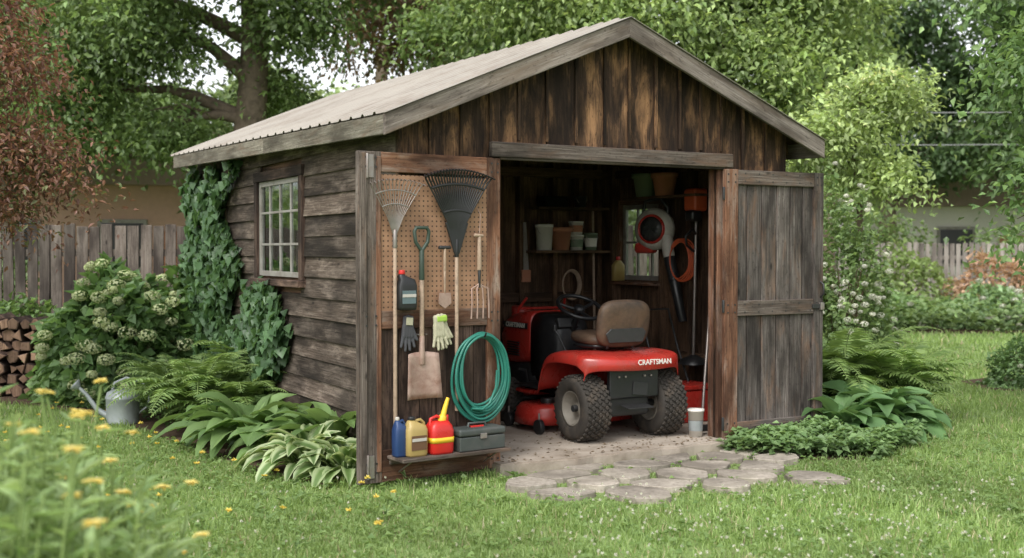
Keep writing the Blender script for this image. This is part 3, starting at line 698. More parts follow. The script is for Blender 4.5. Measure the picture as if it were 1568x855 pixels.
curve('handle',[[(-.07,0,.15),(-.065,0,.175),(.065,0,.175),(.07,0,.15)]],.009,DGREEN,e); rbox('latch',(.05,.012,.035),(0,-.088,.098),STEEL,e,bev=.003); rbox('handle_inset',(.1,.03,.012),(0,0,.152),REDP,e,bev=.003)

# ------------------------------------------------------------ RIDING MOWER
TR=SM@T(1.27,.37,.085)
e=empty('riding_lawn_mower',TR)
def wheel(name,r,w,loc,lugs,rows):
    we=bpy.data.objects.new(name,None); COL.objects.link(we); we.parent=e; we.matrix_basis=T(*loc)@RY(90)
    h=w/2; ri=r*.52
    prof=[(ri,-h*.8),(ri*1.15,-h*.98),(r*.84,-h*1.0),(r*.93,-h*.9),(r*.975,-h*.6),(r*.985,0),(r*.975,h*.6),(r*.93,h*.9),(r*.84,h),(ri*1.15,h*.98),(ri,h*.8)]
    lathe('tyre',prof,RUB,we,seg=48)
    lathe('rim',[(0,-h*.45),(ri*.3,-h*.45),(ri*.36,-h*.3),(ri*.8,-h*.3),(ri*.93,-h*.85),(ri*1.04,-h*.88),(ri*1.0,-h*.6),(ri*.97,h*.6),(ri*1.04,h*.88),(ri*.93,h*.85),(ri*.8,h*.3),(ri*.36,h*.3),(ri*.3,h*.45),(0,h*.45)],RIM,we,seg=40)
    cyl('hub',(0,0,-h*.75),(0,0,h*.75),ri*.2,ri*.2,DSTEEL,we,12)
    mb=MB()
    for i in range(lugs):
        for j in range(rows):
            a=2*math.pi*(i+.5*(j%2))/lugs; z=(-1+2*(j+.5)/rows)*h*.88; rr=r*(1.0-.05*abs(z/h)**3)
            rot=(Matrix.Rotation(a,3,'Z')@Matrix.Rotation(R(25*(1 if j%2 else -1)),3,'X'))
            mb.box((rr*math.cos(a),rr*math.sin(a),z),(.016,2*math.pi*r/lugs*.55,w/rows*.8),2,1,rot=rot)
    mb.obj('tread',RUB,we,bev=.003)
for s in (-1,1):
    wheel('rear_wheel',.255,.24,(s*.36,0,.255),32,7); wheel('front_wheel',.185,.14,(s*.36,1.2,.185),28,4)
prof=[(-.285,.555),(-.30,.59),(-.295,.635),(-.255,.668),(-.1,.685),(.12,.69),(.34,.68),(.43,.62),(.47,.5),(.50,.38),(.56,.34),(.98,.33)]
xs=[-.475,-.465,-.43,-.33,-.2,0,.2,.33,.43,.465,.475]; dz=[.095,.032,.008,0,.006,.01,.006,0,.008,.032,.095]
V=[];n=len(xs)
for k,(yy,zz) in enumerate(prof):
    for x,d in zip(xs,dz):
        sq=.9 if k>9 else (.93 if k<3 else 1.0)
        yo=.0
        if k<4: yo=.14*(abs(x)/.475)**3.5
        V.append((x*sq,yy+yo,zz-d*(1 if k<9 else .5)))
F=[[j*n+i,j*n+i+1,(j+1)*n+i+1,(j+1)*n+i] for j in range(len(prof)-1) for i in range(n-1)]
me=bpy.data.meshes.new('fender'); me.from_pydata(V,[],F); o=link('fender',me,RED,e,smooth=True)
s=o.modifiers.new('s','SOLIDIFY'); s.thickness=.012; s2=o.modifiers.new('b','SUBSURF'); s2.levels=1; s2.render_levels=2
rbox('rear_plate',(.46,.05,.24),(0,-.16,.45),BLK,e,bev=.012); rbox('transaxle',(.4,.22,.16),(0,.0,.26),DSTEEL,e,bev=.03); cyl('axle',(-.3,0,.255),(.3,0,.255),.03,.03,DSTEEL,e)
rbox('hitch_plate',(.24,.12,.008),(0,-.22,.27),DSTEEL,e,rot=(8,0,0),bev=.002); rbox('plate_bracket',(.14,.01,.10),(.05,-.19,.40),DSTEEL,e,rot=(0,6,0),bev=.003); rbox('frame',(.32,1.3,.08),(0,.7,.30),BLK,e,bev=.01)
for s_ in(-.15,-.09,.09,.15): cyl('bolt',(s_,-.2,.5),(s_,-.18,.5),.010,.010,STEEL,e,8)
text('decal','CRAFTSMAN',.055,WHITE,e,T(.10,-.312,.615)@RX(84))
def cushion(name,w,d,h,M,mat):
    rs=[]
    for t,k in ((0,.8),(.15,.95),(.5,1.0),(.85,.95),(1,.75)): rs.append(sring(w*k,d*k,h*t,e=3.6,n=28))
    o=loft(name,rs,mat,e,M); o.modifiers.new('s','SUBSURF').render_levels=1; return o
cushion('seat_cushion',.46,.44,.10,T(0,.27,.72)@RX(4),SEAT); cushion('seat_pan',.44,.40,.05,T(0,.26,.69),BLK)
cushion('seat_back',.50,.39,.10,T(.02,.05,.905)@RX(100),SEAT); cushion('seat_back_shell',.46,.34,.03,T(.02,-.005,.885)@RX(100),SEAT)
mb=MB(); mb.prism([(-.15,.75),(.17,.75),(.20,.83),(.17,.86),(-.13,.86),(-.18,.82)],-.058,-.05,1); mb.obj('seat_back_bracket',DSTEEL,e,bev=.003)
for s_ in (-.1,.1): curve('seat_spring',[[(s_+.022*math.cos(t),.15+.022*math.sin(t),.67+.0012*t*2) for t in np.linspace(0,18,50)]],.004,DSTEEL,e)
for s_ in (-.12,.12): cyl('seat_bracket',(s_,.02,.70),(s_,-.045,.86),.012,.012,DSTEEL,e,8)
def yring(y,w,zb,zt,n=28,ee=5): return [(p[0],y,p[1]+(zb+zt)/2) for p in [(q[0],q[1]) for q in sring(w,zt-zb,0,n=n,e=ee)]]
loft('dash',[yring(.70,.26,.40,.80),yring(.74,.34,.36,.90),yring(.86,.40,.34,.93),yring(1.04,.44,.34,.945)],BLK,e)
loft('hood',[yring(1.045,.44,.52,.94),yring(1.06,.45,.50,.955),yring(1.25,.46,.48,.945),yring(1.44,.45,.46,.91),yring(1.56,.42,.46,.86),yring(1.62,.36,.48,.79),yring(1.64,.28,.52,.73)],RED,e)
loft('engine_bay',[yring(1.0,.40,.28,.52),yring(1.5,.40,.28,.50),yring(1.54,.34,.32,.48)],BLK,e)
mb=MB()
for x in (-.2335,.2335): mb.box((x,1.28,.82),(.004,.42,.05),1,1)
mb.obj('hood_stripe',BLK,e); 
text('hood_decal','CRAFTSMAN',.058,WHITE,e,T(-.2375,1.28,.82)@RZ(-90)@RX(90))
mb=MB()
for k in range(6): mb.box((-.226,1.32,.67-.022*k),(.03,.2,.010),1,1)
mb.obj('side_vents',BLK,e)
SWM=T(0,.60,1.0)@RX(28)
curve('steering_wheel',[[(.19*math.cos(t),.19*math.sin(t),0) for t in np.linspace(0,2*math.pi,40,endpoint=False)]],.017,BLK,e,SWM,cyc=True)
curve('steering_spokes',[[(0,0,-.03),(.08*math.cos(a),.08*math.sin(a),-.02),(.18*math.cos(a),.18*math.sin(a),0)] for a in (R(-90),R(20),R(160))],.014,BLK,e,SWM)
cyl('steering_column',(0,.61,.97),(0,.78,.72),.022,.04,BLK,e); lathe('wheel_hub',[(0,.01),(.04,.005),(.05,-.02),(.03,-.06)],BLK,e,SWM,20)
curve('levers',[[(-.22,.42,.60),(-.27,.50,.78),(-.29,.52,.82)],[(.22,.45,.62),(.26,.5,.8)]],.008,DSTEEL,e); rbox('lever_knob',(.035,.03,.06),(-.29,.525,.84),BLK,e,bev=.012)
rbox('throttle_panel',(.2,.05,.09),(-.05,.72,.86),DSTEEL,e,rot=(-25,0,0),bev=.01)
for s_ in (-.36,.36): rbox('foot_mat',(.2,.38,.012),(s_*.93,.76,.352),BLK,e,bev=.004)
curve('pedal',[[(-.30,.95,.35),(-.33,.93,.46),(-.42,.90,.48)]],.01,DSTEEL,e)
def deckring(z,k): return [(p[0],p[1]+.66,z) for p in sring(1.08*k,.54*k,0,n=36,e=2.8)]
loft('mower_deck',[deckring(.06,1.0),deckring(.12,1.0),deckring(.185,.97),deckring(.215,.9),deckring(.22,.75)],RED,e)
for (x,y) in ((-.5,.42),(.5,.42),(-.5,.92),(.5,.92)):
    cyl('gauge_wheel',(x-.02,y,.06),(x+.02,y,.06),.06,.06,BLK,e); cyl('gauge_post',(x,y,.06),(x,y,.17),.008,.008,STEEL,e,8)
rbox('discharge_chute',(.16,.3,.1),(.55,.66,.15),BLK,e,rot=(0,25,0),bev=.02)
cyl('deck_pulley',(-.3,.62,.21),(-.3,.62,.26),.06,.06,DSTEEL,e); cyl('front_axle',(-.36,1.2,.185),(.36,1.2,.185),.02,.02,DSTEEL,e)

# ------------------------------------------------------------ INTERIOR THINGS
def SE(name,x,y,z,rz_=0): return empty(name,SM@T(x,y,z)@RZ(rz_))
e=SE('wall_shelf',2.08,2.45,1.545); mb=MB(); mb.box((0,0,0),(.86,.22,.025),0,1.3); mb.box((0,-.02,.42),(.8,.2,.025),0,.9); mb.obj('boards',W_IN,e)
def pot(name,x,y,z,r,h,mat,inv=False):
    e=SE(name,x,y,z); lathe('pot',[(0,0),(r*.72,0),(r*.92,h*.8),(r*1.05,h*.8),(r*1.08,h),(r*.95,h),(r*.9,h*.8),(r*.7,.02),(0,.02)],mat,e,seg=24); return e
def bucket(name,x,y,z,r,h,mat,lab=None):
    e=SE(name,x,y,z); lathe('bucket',[(0,0),(r*.86,0),(r,h*.88),(r*1.06,h*.88),(r*1.06,h*.93),(r*1.03,h),(0,h)],mat,e,seg=24)
    if lab: lathe('label',[(r*.90,h*.2),(r*.985,h*.7)],lab,e,seg=24)
    curve('bail',[[(r*1.05*math.cos(t),-.02-r*.4*math.sin(t),h*.85-r*1.0*math.sin(t)) for t in np.linspace(0,math.pi,14)]],.003,STEEL,e); return e
bucket('paint_bucket',1.80,2.44,1.56,.085,.25,WHITE); pot('terracotta_pot',1.99,2.44,1.56,.11,.22,TERRA); bucket('paint_bucket',2.17,2.44,1.56,.07,.15,WHITE,OLIVE); bucket('paint_bucket',2.165,2.44,1.712,.07,.13,WHITE,TERRA); bucket('paint_bucket',2.31,2.40,1.56,.065,.17,OLIVE,WHITE)
bucket('paint_bucket',2.2,2.42,1.98,.06,.11,DSTEEL); rb=SE('parts_box',1.88,2.42,1.98); rbox('box',(.26,.16,.10),(0,0,.05),W_IN,rb,bev=.004)
e=SE('hand_saw',1.62,2.53,1.35); mb=MB(); mb.prism([(0,0),(.06,.02),(.03,.48),(0,.48)],-.002,.002,1); mb.obj('blade',STEEL,e); rbox('handle',(.1,.02,.12),(.03,0,-.04),TERRA,e,bev=.008)
e=SE('hanging_rope',2.15,2.52,1.22); curve('coil',[[((.09+.006*k)*math.sin(t),-.01*k,(.13+.006*k)*math.cos(t)) for t in np.linspace(0,6.28,26,endpoint=False)] for k in range(4)],.007,ASH,e,cyc=True)
e=SE('corner_shelf',2.45,1.35,2.04); mb=MB(); mb.box((0,0,0),(.22,1.1,.022),1,1.2); mb.obj('board',W_IN,e)
pot('green_pot',2.41,1.62,2.055,.125,.21,OLIVE); pot('terracotta_pot',2.41,1.33,2.055,.12,.2,TERRA)
e=empty('leaf_blower',SM@T(2.34,1.38,1.72)@RZ(-62))
lathe('fan_housing',[(0,-.09),(.09,-.09),(.15,-.07),(.19,-.02),(.19,.03),(.15,.07),(.06,.085),(0,.085)],OFFW,e,T(0,0,.03)@RX(90),36)
lathe('intake',[(0,.10),(.05,.105),(.10,.10),(.115,.075)],DSTEEL,e,T(0,0,.03)@RX(90),30); lathe('intake_ring',[(.112,.085),(.118,.10),(.128,.097),(.135,.075)],RED,e,T(0,0,.03)@RX(90),30)
curve('intake_grill',[[(.1*math.cos(a),-.112,.03+.1*math.sin(a)),(-.1*math.cos(a),-.112,.03-.1*math.sin(a))] for a in np.linspace(0,math.pi,7)[:-1]],.003,DSTEEL,e)
rbox('engine',(.2,.16,.2),(-.03,.12,.1),RED,e,bev=.04); curve('handle',[[(-.12,0,.16),(-.1,0,.28),(.05,0,.31),(.13,0,.22),(.12,0,.14)]],.017,BLK,e)
rbox('fuel_tank',(.2,.12,.1),(-.1,.02,-.14),RED,e,bev=.035)
cyl('outlet',(.12,-.02,-.03),(.16,-.03,-.25),.06,.05,OFFW,e); cyl('tube',(.155,-.03,-.22),(.30,-.05,-.80),.052,.040,BLK,e,20); cyl('tube_ring',(.205,-.037,-.40),(.215,-.038,-.435),.055,.055,BLK,e,20)
e=empty('string_trimmer',SM@T(2.42,.92,0)); cyl('shaft',(0,0,.62),(.03,0,1.98),.013,.013,STEEL,e); rbox('engine',(.15,.17,.2),(.02,0,2.0),ORANGE,e,bev=.03); rbox('engine_cover',(.12,.12,.1),(-.02,-.02,1.86),BLK,e,bev=.03)
curve('grip',[[(0,0,1.55),(-.1,-.03,1.6),(-.13,-.05,1.68),(-.05,-.05,1.74),(.02,0,1.7)]],.012,BLK,e); lathe('guard',[(.02,.04),(.11,.0),(.13,-.04)],BLK,e,T(0,0,.6),20); cyl('spool',(0,0,.54),(0,0,.62),.05,.045,DSTEEL,e)
for (yy,zz,sc_) in ((1.08,1.47,1.0),(.55,1.62,.8)):
    e=empty('extension_cord',SM@T(2.40,yy,zz)@RZ(-70)); L=[[(sc_*(.10+.008*k)*math.sin(t),.01*k-.02,sc_*((.16+.008*k)*math.cos(t)+.012*math.sin(3*t+k))) for t in np.linspace(0,6.28,30,endpoint=False)] for k in range(6)]
    curve('coil',L,.006,ORANGE,e,cyc=True)
e=SE('yellow_bottle',2.50,2.20,1.262); loft('body',[sring(.13,.07,0),sring(.13,.07,.15),sring(.06,.05,.19),sring(.04,.04,.2)],GOLD,e); cyl('cap',(0,0,.2),(0,0,.235),.022,.02,REDP,e)
e=SE('broom',2.4,2.45,0); cyl('handle',(.0,0,.3),(0,.05,1.95),.013,.013,ASH,e); loft('bristles',[sring(.32,.06,.09),sring(.28,.06,.2),sring(.1,.05,.32)],ASH,e)
e=SE('plastic_bucket',1.80,.10,.085); lathe('bucket',[(0,0),(.05,0),(.062,.2),(.068,.2),(.068,.22),(.055,.21),(.048,.01),(0,.01)],WHITE,e,seg=24); lathe('grime_band',[(.0545,.05),(.0595,.13)],GALV,e,seg=24)
e=empty('push_mower',SM@T(2.18,1.05,.085)@RZ(10)); loft('deck',[sring(.5,.5,.06,n=28,e=3),sring(.5,.5,.15,n=28,e=3),sring(.4,.4,.2,n=28,e=3)],RED,e); loft('engine',[sring(.28,.26,.2,n=20),sring(.28,.26,.32,n=20),sring(.18,.18,.38,n=20)],BLK,e)
for sx in(-.25,.25):
    for sy in (-.2,.2): cyl('wheel',(sx-.02,sy,.09),(sx+.02,sy,.09),.09,.09,RUB,e,20)
curve('handle',[[(-.2,-.2,.15),(-.18,-.02,.6),(-.18,.1,.95),(.18,.1,.95),(.18,-.02,.6),(.2,-.2,.15)]],.011,DSTEEL,e)
e=empty('snow_blower',SM@T(1.42,2.25,.085)); rbox('auger_housing',(.6,.3,.5),(0,.0,.35),RED,e,bev=.05); cyl('chute',(0,0,.55),(0,-.03,.95),.08,.09,RED,e); rbox('engine',(.32,.3,.25),(.0,-.25,.65),BLK,e,bev=.05)
for s_ in (-.28,.28): cyl('wheel',(s_-.04,-.2,.17),(s_+.04,-.2,.17),.17,.17,RUB,e,20)
curve('handles',[[(-.22,-.2,.5),(-.24,-.4,.95),(-.2,-.48,1.05)],[(.22,-.2,.5),(.24,-.4,.95),(.2,-.48,1.05)],[(-.24,-.4,.95),(.24,-.4,.95)]],.012,RED,e)
e=SE('garden_hoe',2.12,.30,.085); cyl('handle',(-.12,-.02,.02),(.25,.3,1.3),.012,.012,STEEL,e); rbox('blade',(.14,.03,.05),(-.12,-.03,.03),DSTEEL,e,bev=.004)
rbox_e=SE('storage_box',2.28,.85,.085); rbox('body',(.36,.35,.28),(0,0,.14),RED,rbox_e,bev=.02); rbox('lid',(.38,.37,.04),(0,0,.30),RED,rbox_e,bev=.01)

# ------------------------------------------------------------ WATERING CAN
e=empty('watering_can',T(-3.50,10.2,0)@RZ(8)@Matrix.Scale(1.12,4))
lathe('body',[(0,0),(.125,0),(.13,.015),(.125,.03),(.13,.2),(.137,.21),(.13,.22),(.12,.255),(.08,.275),(0,.28)],GALV,e,seg=32)
curve('spout',[[(-.11,0,.06),(-.2,0,.12),(-.28,0,.24),(-.34,0,.30)]],.02,GALV,e,radii=[1.4,1.1,.8,.7]); lathe('rose',[(.0,.05),(.05,.045),(.045,.03),(.018,0)],GALV,e,T(-.335,0,.295)@RY(-50),20)
curve('handle',[[(.12,0,.08),(.2,0,.14),(.21,0,.24),(.15,0,.33),(.03,0,.37),(-.06,0,.33),(-.08,0,.27)]],.010,GALV,e)

# ------------------------------------------------------------ FENCES
def fence(name,x0,x1,y,h,mat,pw,gap,slope=0):
    mb=MB(); x=x0
    while x<x1:
        w=pw*random.uniform(.92,1.05); hh=h+random.uniform(-.025,.025); yy=y+slope*(x-x0)
        rot=Matrix.Rotation(R(random.uniform(-.8,.8)),3,'Y')
        mb.box((x+w/2,yy+random.uniform(-.006,.006),hh/2+.02),(w,.02,hh-.05),2,rot=rot,tv=.35); x+=w+gap
    for zz in (.35,h-.35): mb.box(((x0+x1)/2,y+slope*(x1-x0)/2+.035,zz),(x1-x0,.04,.09),0,rot=Matrix.Rotation(math.atan(slope),3,'Z'))
    xx=x0
    while xx<x1: mb.box((xx,y+slope*(xx-x0)+.07,h/2),(.1,.09,h),2); xx+=2.4
    mb.obj(name,mat,None,bev=.003)
fence('wooden_fence',-13,2.5,14.2,1.88,W_FENCE,.135,.022)
fence('wooden_fence',5.0,26,27.2,1.75,W_FENCE2,.11,.04)

# ------------------------------------------------------------ WOODPILE
mb=MB(); zz=.075; row=0
while zz<.80:
    x=-7.2+(row%2)*.07
    lim=-4.80-.03*row-random.uniform(0,.08)
    while x<lim:
        rr=random.uniform(.048,.078); y0=12.0+random.uniform(-.06,.06); k=random.choice([3,3,4,5,7])
        a0=random.random()*6; zj=zz+random.uniform(-.012,.012); pts=[(x+rr*1.12*math.cos(a0+2*math.pi*j/k)*random.uniform(.85,1.1),zj+rr*1.12*math.sin(a0+2*math.pi*j/k)*random.uniform(.85,1.1)) for j in range(k)]
        mb.prism(pts,y0,y0+.42,tv=.35,mat=0); q=[((a-x)*.88+x,(b_-zj)*.88+zj) for a,b_ in pts]; mb.prism(q,y0-.004,y0+.01,tv=.45,mat=1); x+=rr*1.8
    zz+=.118; row+=1
W_END=wood('log_end',(.10,.055,.035),(.26,.165,.11),(.38,.26,.18),(.2,.13,.09),.3)
mb.obj('firewood_stack',[W_DARK,W_END],None,bev=.004)

# ------------------------------------------------------------ PLANTS
def hosta(name,pos,n,L,W,pa,pb,edge=None,up=.5):
    nt_,ns=8,7; t=np.linspace(0,1,nt_); s=np.linspace(-1,1,ns)
    V=[];F=[];C=[]
    for i in range(n):
        a=i*2.399+random.uniform(-.3,.3); q=(i+.5)/n; el=R(82-58*q+random.uniform(-8,8)); l=L*random.uniform(.8,1.15)*(.75+.35*q); w=W*random.uniform(.85,1.15)*(.8+.25*q)
        pts=[];p=np.array([.03*math.cos(a),.03*math.sin(a),0.]); ang=el; st=l*.55*(.7+.5*random.random())
        p=p+st*np.array([math.cos(a)*math.cos(el),math.sin(a)*math.cos(el),math.sin(el)])*1.0
        for k in range(nt_):
            pts.append((p.copy(),ang)); ang-=R(random.uniform(9,14)); p=p+l/(nt_-1)*np.array([math.cos(a)*math.cos(ang),math.sin(a)*math.cos(ang),math.sin(ang)])
        sd=np.array([-math.sin(a),math.cos(a),0]); b0=len(V); br=random.uniform(.75,1.2)*LG*1.05; col=np.array(pa)+(np.array(pb)-np.array(pa))*random.random()
        ph=random.random()*6; tw=random.uniform(-.35,.35)
        for k,(c,an) in enumerate(pts):
            ww=w*(math.sin(math.pi*min(1,max(.0,t[k])**.72))**.8 if 0<t[k]<1 else .02)
            up_=np.array([-math.cos(a)*math.sin(an),-math.sin(a)*math.sin(an),math.cos(an)])
            for ss in s:
                V.append(c+sd*ss*ww*.5+up_*(abs(ss)*ww*.17+tw*ss*ww*.5+.006*math.sin(ph+k*1.9+ss*3)*abs(ss)))
                cc=col*br*(1-.25*(abs(ss)<.05)+.14*((int((ss+1)*3))%2))
                if edge is not None and (abs(ss)>.6): cc=np.array(edge)*br
                C.append(cc)
        for k in range(nt_-1):
            for m_ in range(ns-1): F.append([b0+k*ns+m_,b0+k*ns+m_+1,b0+(k+1)*ns+m_+1,b0+(k+1)*ns+m_])
        b1=len(V); base=np.array([.03*math.cos(a),.03*math.sin(a),0.]); c0=pts[0][0]
        for c,h in ((base,.008),(c0,.012)): V.append(c-sd*h); V.append(c+sd*h); C.append(col*1.2); C.append(col*1.2)
        F.append([b1,b1+1,b1+3,b1+2])
    V=np.array(V); V[:,2]=np.maximum(V[:,2],.015)
    o=npmesh(name,V,np.array(F),np.clip(desat(np.array(C)),0,.8),LEAF,None,T(*pos)); o.data.polygons.foreach_set('use_smooth',[True]*len(o.data.polygons)); return o
G1=(.075,.14,.04);G2=(.13,.21,.065)
hosta('hosta_plant',(-2.02,8.85,0),52,.44,.19,G1,G2,None)
hosta('hosta_plant',(-1.66,8.55,0),42,.38,.17,G1,G2,None)
hosta('hosta_plant',(-1.42,7.95,0),68,.33,.12,(.08,.14,.04),(.12,.2,.055),(.34,.40,.22))
hosta('hosta_plant',(-1.14,7.72,0),48,.29,.105,(.08,.14,.04),(.12,.2,.055),(.28,.35,.17))
hosta('hosta_plant',(-1.32,8.40,0),36,.48,.17,G1,G2)
hosta('hosta_plant',(-2.4,9.45,0),30,.38,.18,G1,G2)
hosta('hosta_plant',(3.10,9.65,0),58,.45,.22,(.07,.145,.05),(.115,.215,.075))
hosta('hosta_plant',(2.72,9.40,0),36,.38,.19,(.07,.145,.05),(.115,.215,.075))
hosta('hosta_plant',(3.75,22.3,0),30,.4,.2,G1,G2)
def fern(name,pos,nf,L,pa,pb,h=1.0):
    P=[];Dd=[];Nn=[];Ls=[];C=[];mb=[]
    for i in range(nf):
        a=i*2.399+random.uniform(-.3,.3); el=R(random.uniform(48,86)); l=L*random.uniform(.75,1.15); p=np.array([0,0,.02]);ang=el; K=34
        hd=np.array([math.cos(a),math.sin(a),0]); sd=np.array([-math.sin(a),math.cos(a),0]); br=random.uniform(.7,1.25)*LG; ln=[]
        for k in range(K):
            t=k/K; ang-=R(2.7*(.35+t*1.5)); d=hd*math.cos(ang)+np.array([0,0,h*math.sin(ang)]); p=p+d*l/K; ln.append(tuple(p))
            if t>.12:
                pl=l*.18*math.sin(math.pi*min(1,(t*.88+.12))**.8)+.012
                up=np.array([0,0,1.])-d*d[2]
                for s_ in(-1,1):
                    P.append(p);Dd.append(sd*s_+d*.45+np.array([0,0,random.uniform(-.25,.1)]));Nn.append(up+rng.normal(size=3)*.15);Ls.append(pl)
                    C.append((np.array(pa)+(np.array(pb)-np.array(pa))*random.random())*br)
        mb.append(ln)
    e=empty(name,T(*pos)); Ls=np.array(Ls)
    leaves('fronds',np.array(P),np.array(Dd),np.array(Nn),Ls,np.maximum(Ls*.24,.012),np.clip(desat(np.array(C)),0,.8),LEAF,e,fold=.1)
    curve('stalks',mb,.003,STALK,e); return e
F1=(.10,.17,.045);F2=(.18,.27,.075)
fern('fern',(-2.75,10.0,0),50,.95,F1,F2); fern('fern',(-3.15,10.6,0),36,.8,F1,F2); fern('fern',(-2.4,9.8,0),36,.85,F1,F2); fern('fern',(-2.5,10.8,0),34,1.1,F1,F2)
fern('fern',(3.1,10.65,0),54,1.2,F1,(.21,.31,.085)); fern('fern',(3.5,10.4,0),40,1.0,F1,(.21,.31,.085)); fern('fern',(2.7,10.5,0),34,1.15,F1,(.21,.31,.085)); fern('fern',(3.0,11.6,0),30,1.1,F1,F2)
def bush(name,c,r,nl,size,pa,pb,flowers=0,fcol=None,fr=.08,asp=.7,rag=.12,zlow=.1):
    e=empty(name,T(*c))
    def lumpf(d): return 1+rag*np.sin(d[:,0]*7+c[0])*np.cos(d[:,1]*6)+rag*.7*np.sin(d[:,2]*9+d[:,0]*4)
    d=unit(rng.normal(size=(nl,3))); d[:,2]=np.abs(d[:,2])*1.1-zlow; d=unit(d)
    lump=lumpf(d)
    rad=np.clip(1-rng.exponential(.09,nl)+rng.normal(0,.03,nl),.35,1.1)*lump
    P=d*np.array(r)*rad[:,None]; P[:,2]=np.maximum(P[:,2],.02)
    D_=d*.6+rng.normal(size=(nl,3))*.5+[0,0,-.35]; Nn=d+rng.normal(size=(nl,3))*.4+[0,0,.6]; L=size*rng.uniform(.6,1.25,nl)
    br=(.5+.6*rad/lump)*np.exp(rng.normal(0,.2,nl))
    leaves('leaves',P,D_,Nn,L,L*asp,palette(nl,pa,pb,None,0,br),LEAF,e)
    mb=MB()
    for k in range(12):
        a=random.random()*6.28; q=Vector((math.cos(a)*r[0]*.6,math.sin(a)*r[1]*.6,r[2]*.7)); mb.tube([(0,0,0),q*.5+Vector((0,0,.1*r[2])),q],[.012,.009,.005],5)
    mb.obj('stems',STEM,e)
    if flowers:
        d=unit(rng.normal(size=(flowers,3))+[0,-.9,.5]); d[:,2]=np.abs(d[:,2]); fc=d*(np.array(r)+size*.35)*(lumpf(d)*rng.uniform(.98,1.05,flowers))[:,None]; m=120
        Q=np.repeat(fc,m,0); o=unit(rng.normal(size=(flowers*m,3))); sz=np.repeat(fr*rng.uniform(.55,1.15,flowers),m)
        Pp=Q+o*sz[:,None]*[1,1,.65]; L=np.full(flowers*m,fr*.34); fb=np.repeat(rng.uniform(.7,1.1,flowers),m)
        leaves('flowers',Pp,np.cross(o,rng.normal(size=o.shape)),o,L,L*.9,palette(flowers*m,fcol[0],fcol[1],None,0,fb,g=1),PETAL,e)
    return e
HF=((.42,.50,.22),(.66,.70,.42))
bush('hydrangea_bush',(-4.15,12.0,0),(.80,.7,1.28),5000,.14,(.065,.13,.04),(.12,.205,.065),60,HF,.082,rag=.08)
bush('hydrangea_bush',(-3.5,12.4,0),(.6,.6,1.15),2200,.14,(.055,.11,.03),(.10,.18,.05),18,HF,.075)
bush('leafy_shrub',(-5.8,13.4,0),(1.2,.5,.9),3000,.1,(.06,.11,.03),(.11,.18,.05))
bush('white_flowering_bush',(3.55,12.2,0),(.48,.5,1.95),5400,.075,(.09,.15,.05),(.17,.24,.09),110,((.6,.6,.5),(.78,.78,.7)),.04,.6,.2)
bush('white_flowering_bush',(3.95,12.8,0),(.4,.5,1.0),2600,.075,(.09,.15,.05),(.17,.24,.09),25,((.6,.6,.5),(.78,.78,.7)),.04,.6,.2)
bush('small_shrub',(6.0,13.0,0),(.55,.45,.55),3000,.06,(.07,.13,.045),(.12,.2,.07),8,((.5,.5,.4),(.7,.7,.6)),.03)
def cover(name,poly,n,h,size,pa,pb):
    x0,x1=min(p[0] for p in poly),max(p[0] for p in poly);y0,y1=min(p[1] for p in poly),max(p[1] for p in poly)
    x=rng.uniform(x0,x1,n);y=rng.uniform(y0,y1,n);k=inpoly(x,y,poly);x=x[k];y=y[k];n=len(x)
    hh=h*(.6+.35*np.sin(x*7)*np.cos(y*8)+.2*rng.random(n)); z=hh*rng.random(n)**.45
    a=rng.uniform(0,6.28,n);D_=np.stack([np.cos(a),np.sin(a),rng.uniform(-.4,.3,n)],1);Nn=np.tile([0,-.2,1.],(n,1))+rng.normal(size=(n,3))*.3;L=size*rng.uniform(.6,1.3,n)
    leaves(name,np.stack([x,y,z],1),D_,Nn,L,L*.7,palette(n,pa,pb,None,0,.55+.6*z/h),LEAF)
cover('groundcover_plants',[(1.62,8.72),(1.72,8.5),(2.0,8.36),(2.35,8.42),(2.7,8.28),(3.12,8.8),(3.45,9.4),(2.9,9.5),(2.3,9.25),(1.75,8.95)],8500,.22,.06,(.10,.18,.06),(.18,.28,.105))
cover('low_bed_plants',[(3.3,9.3),(3.5,9.4),(3.8,10.5),(4.0,12.2),(3.5,12.2),(3.2,10.4)],3500,.3,.07,(.09,.16,.05),(.17,.26,.09))
cover('low_bed_plants',[(-3.6,10.5),(-2.2,8.9),(-1.6,8.8),(-2.2,10.5),(-3.3,12.2),(-4.6,11.4)],7000,.22,.06,(.06,.12,.03),(.12,.2,.05))
cover('border_plants',[(4.6,22.0),(9,21.2),(14,22),(24,21),(24,26),(4.6,26)],20000,.65,.14,(.11,.18,.06),(.2,.29,.11))
for (x,y,r,h,a,b_,fl) in ((10.4,24.5,1.1,1.4,(.30,.18,.12),(.42,.28,.19),0),(8.6,25,1.0,1.5,(.14,.2,.06),(.22,.3,.1),0),(12.6,25.5,1.4,1.6,(.09,.16,.045),(.15,.23,.08),0),(9.6,22.9,.9,.8,(.12,.2,.08),(.22,.33,.16),20),(11.5,23,.7,.9,(.32,.2,.14),(.4,.3,.2),0),(7.6,23,.8,.7,(.13,.22,.08),(.2,.3,.12),12)):
    bush('border_shrub',(x,y,0),(r,r*.8,h),2000,.13,a,b_,fl,((.6,.6,.5),(.75,.75,.66)),.08)

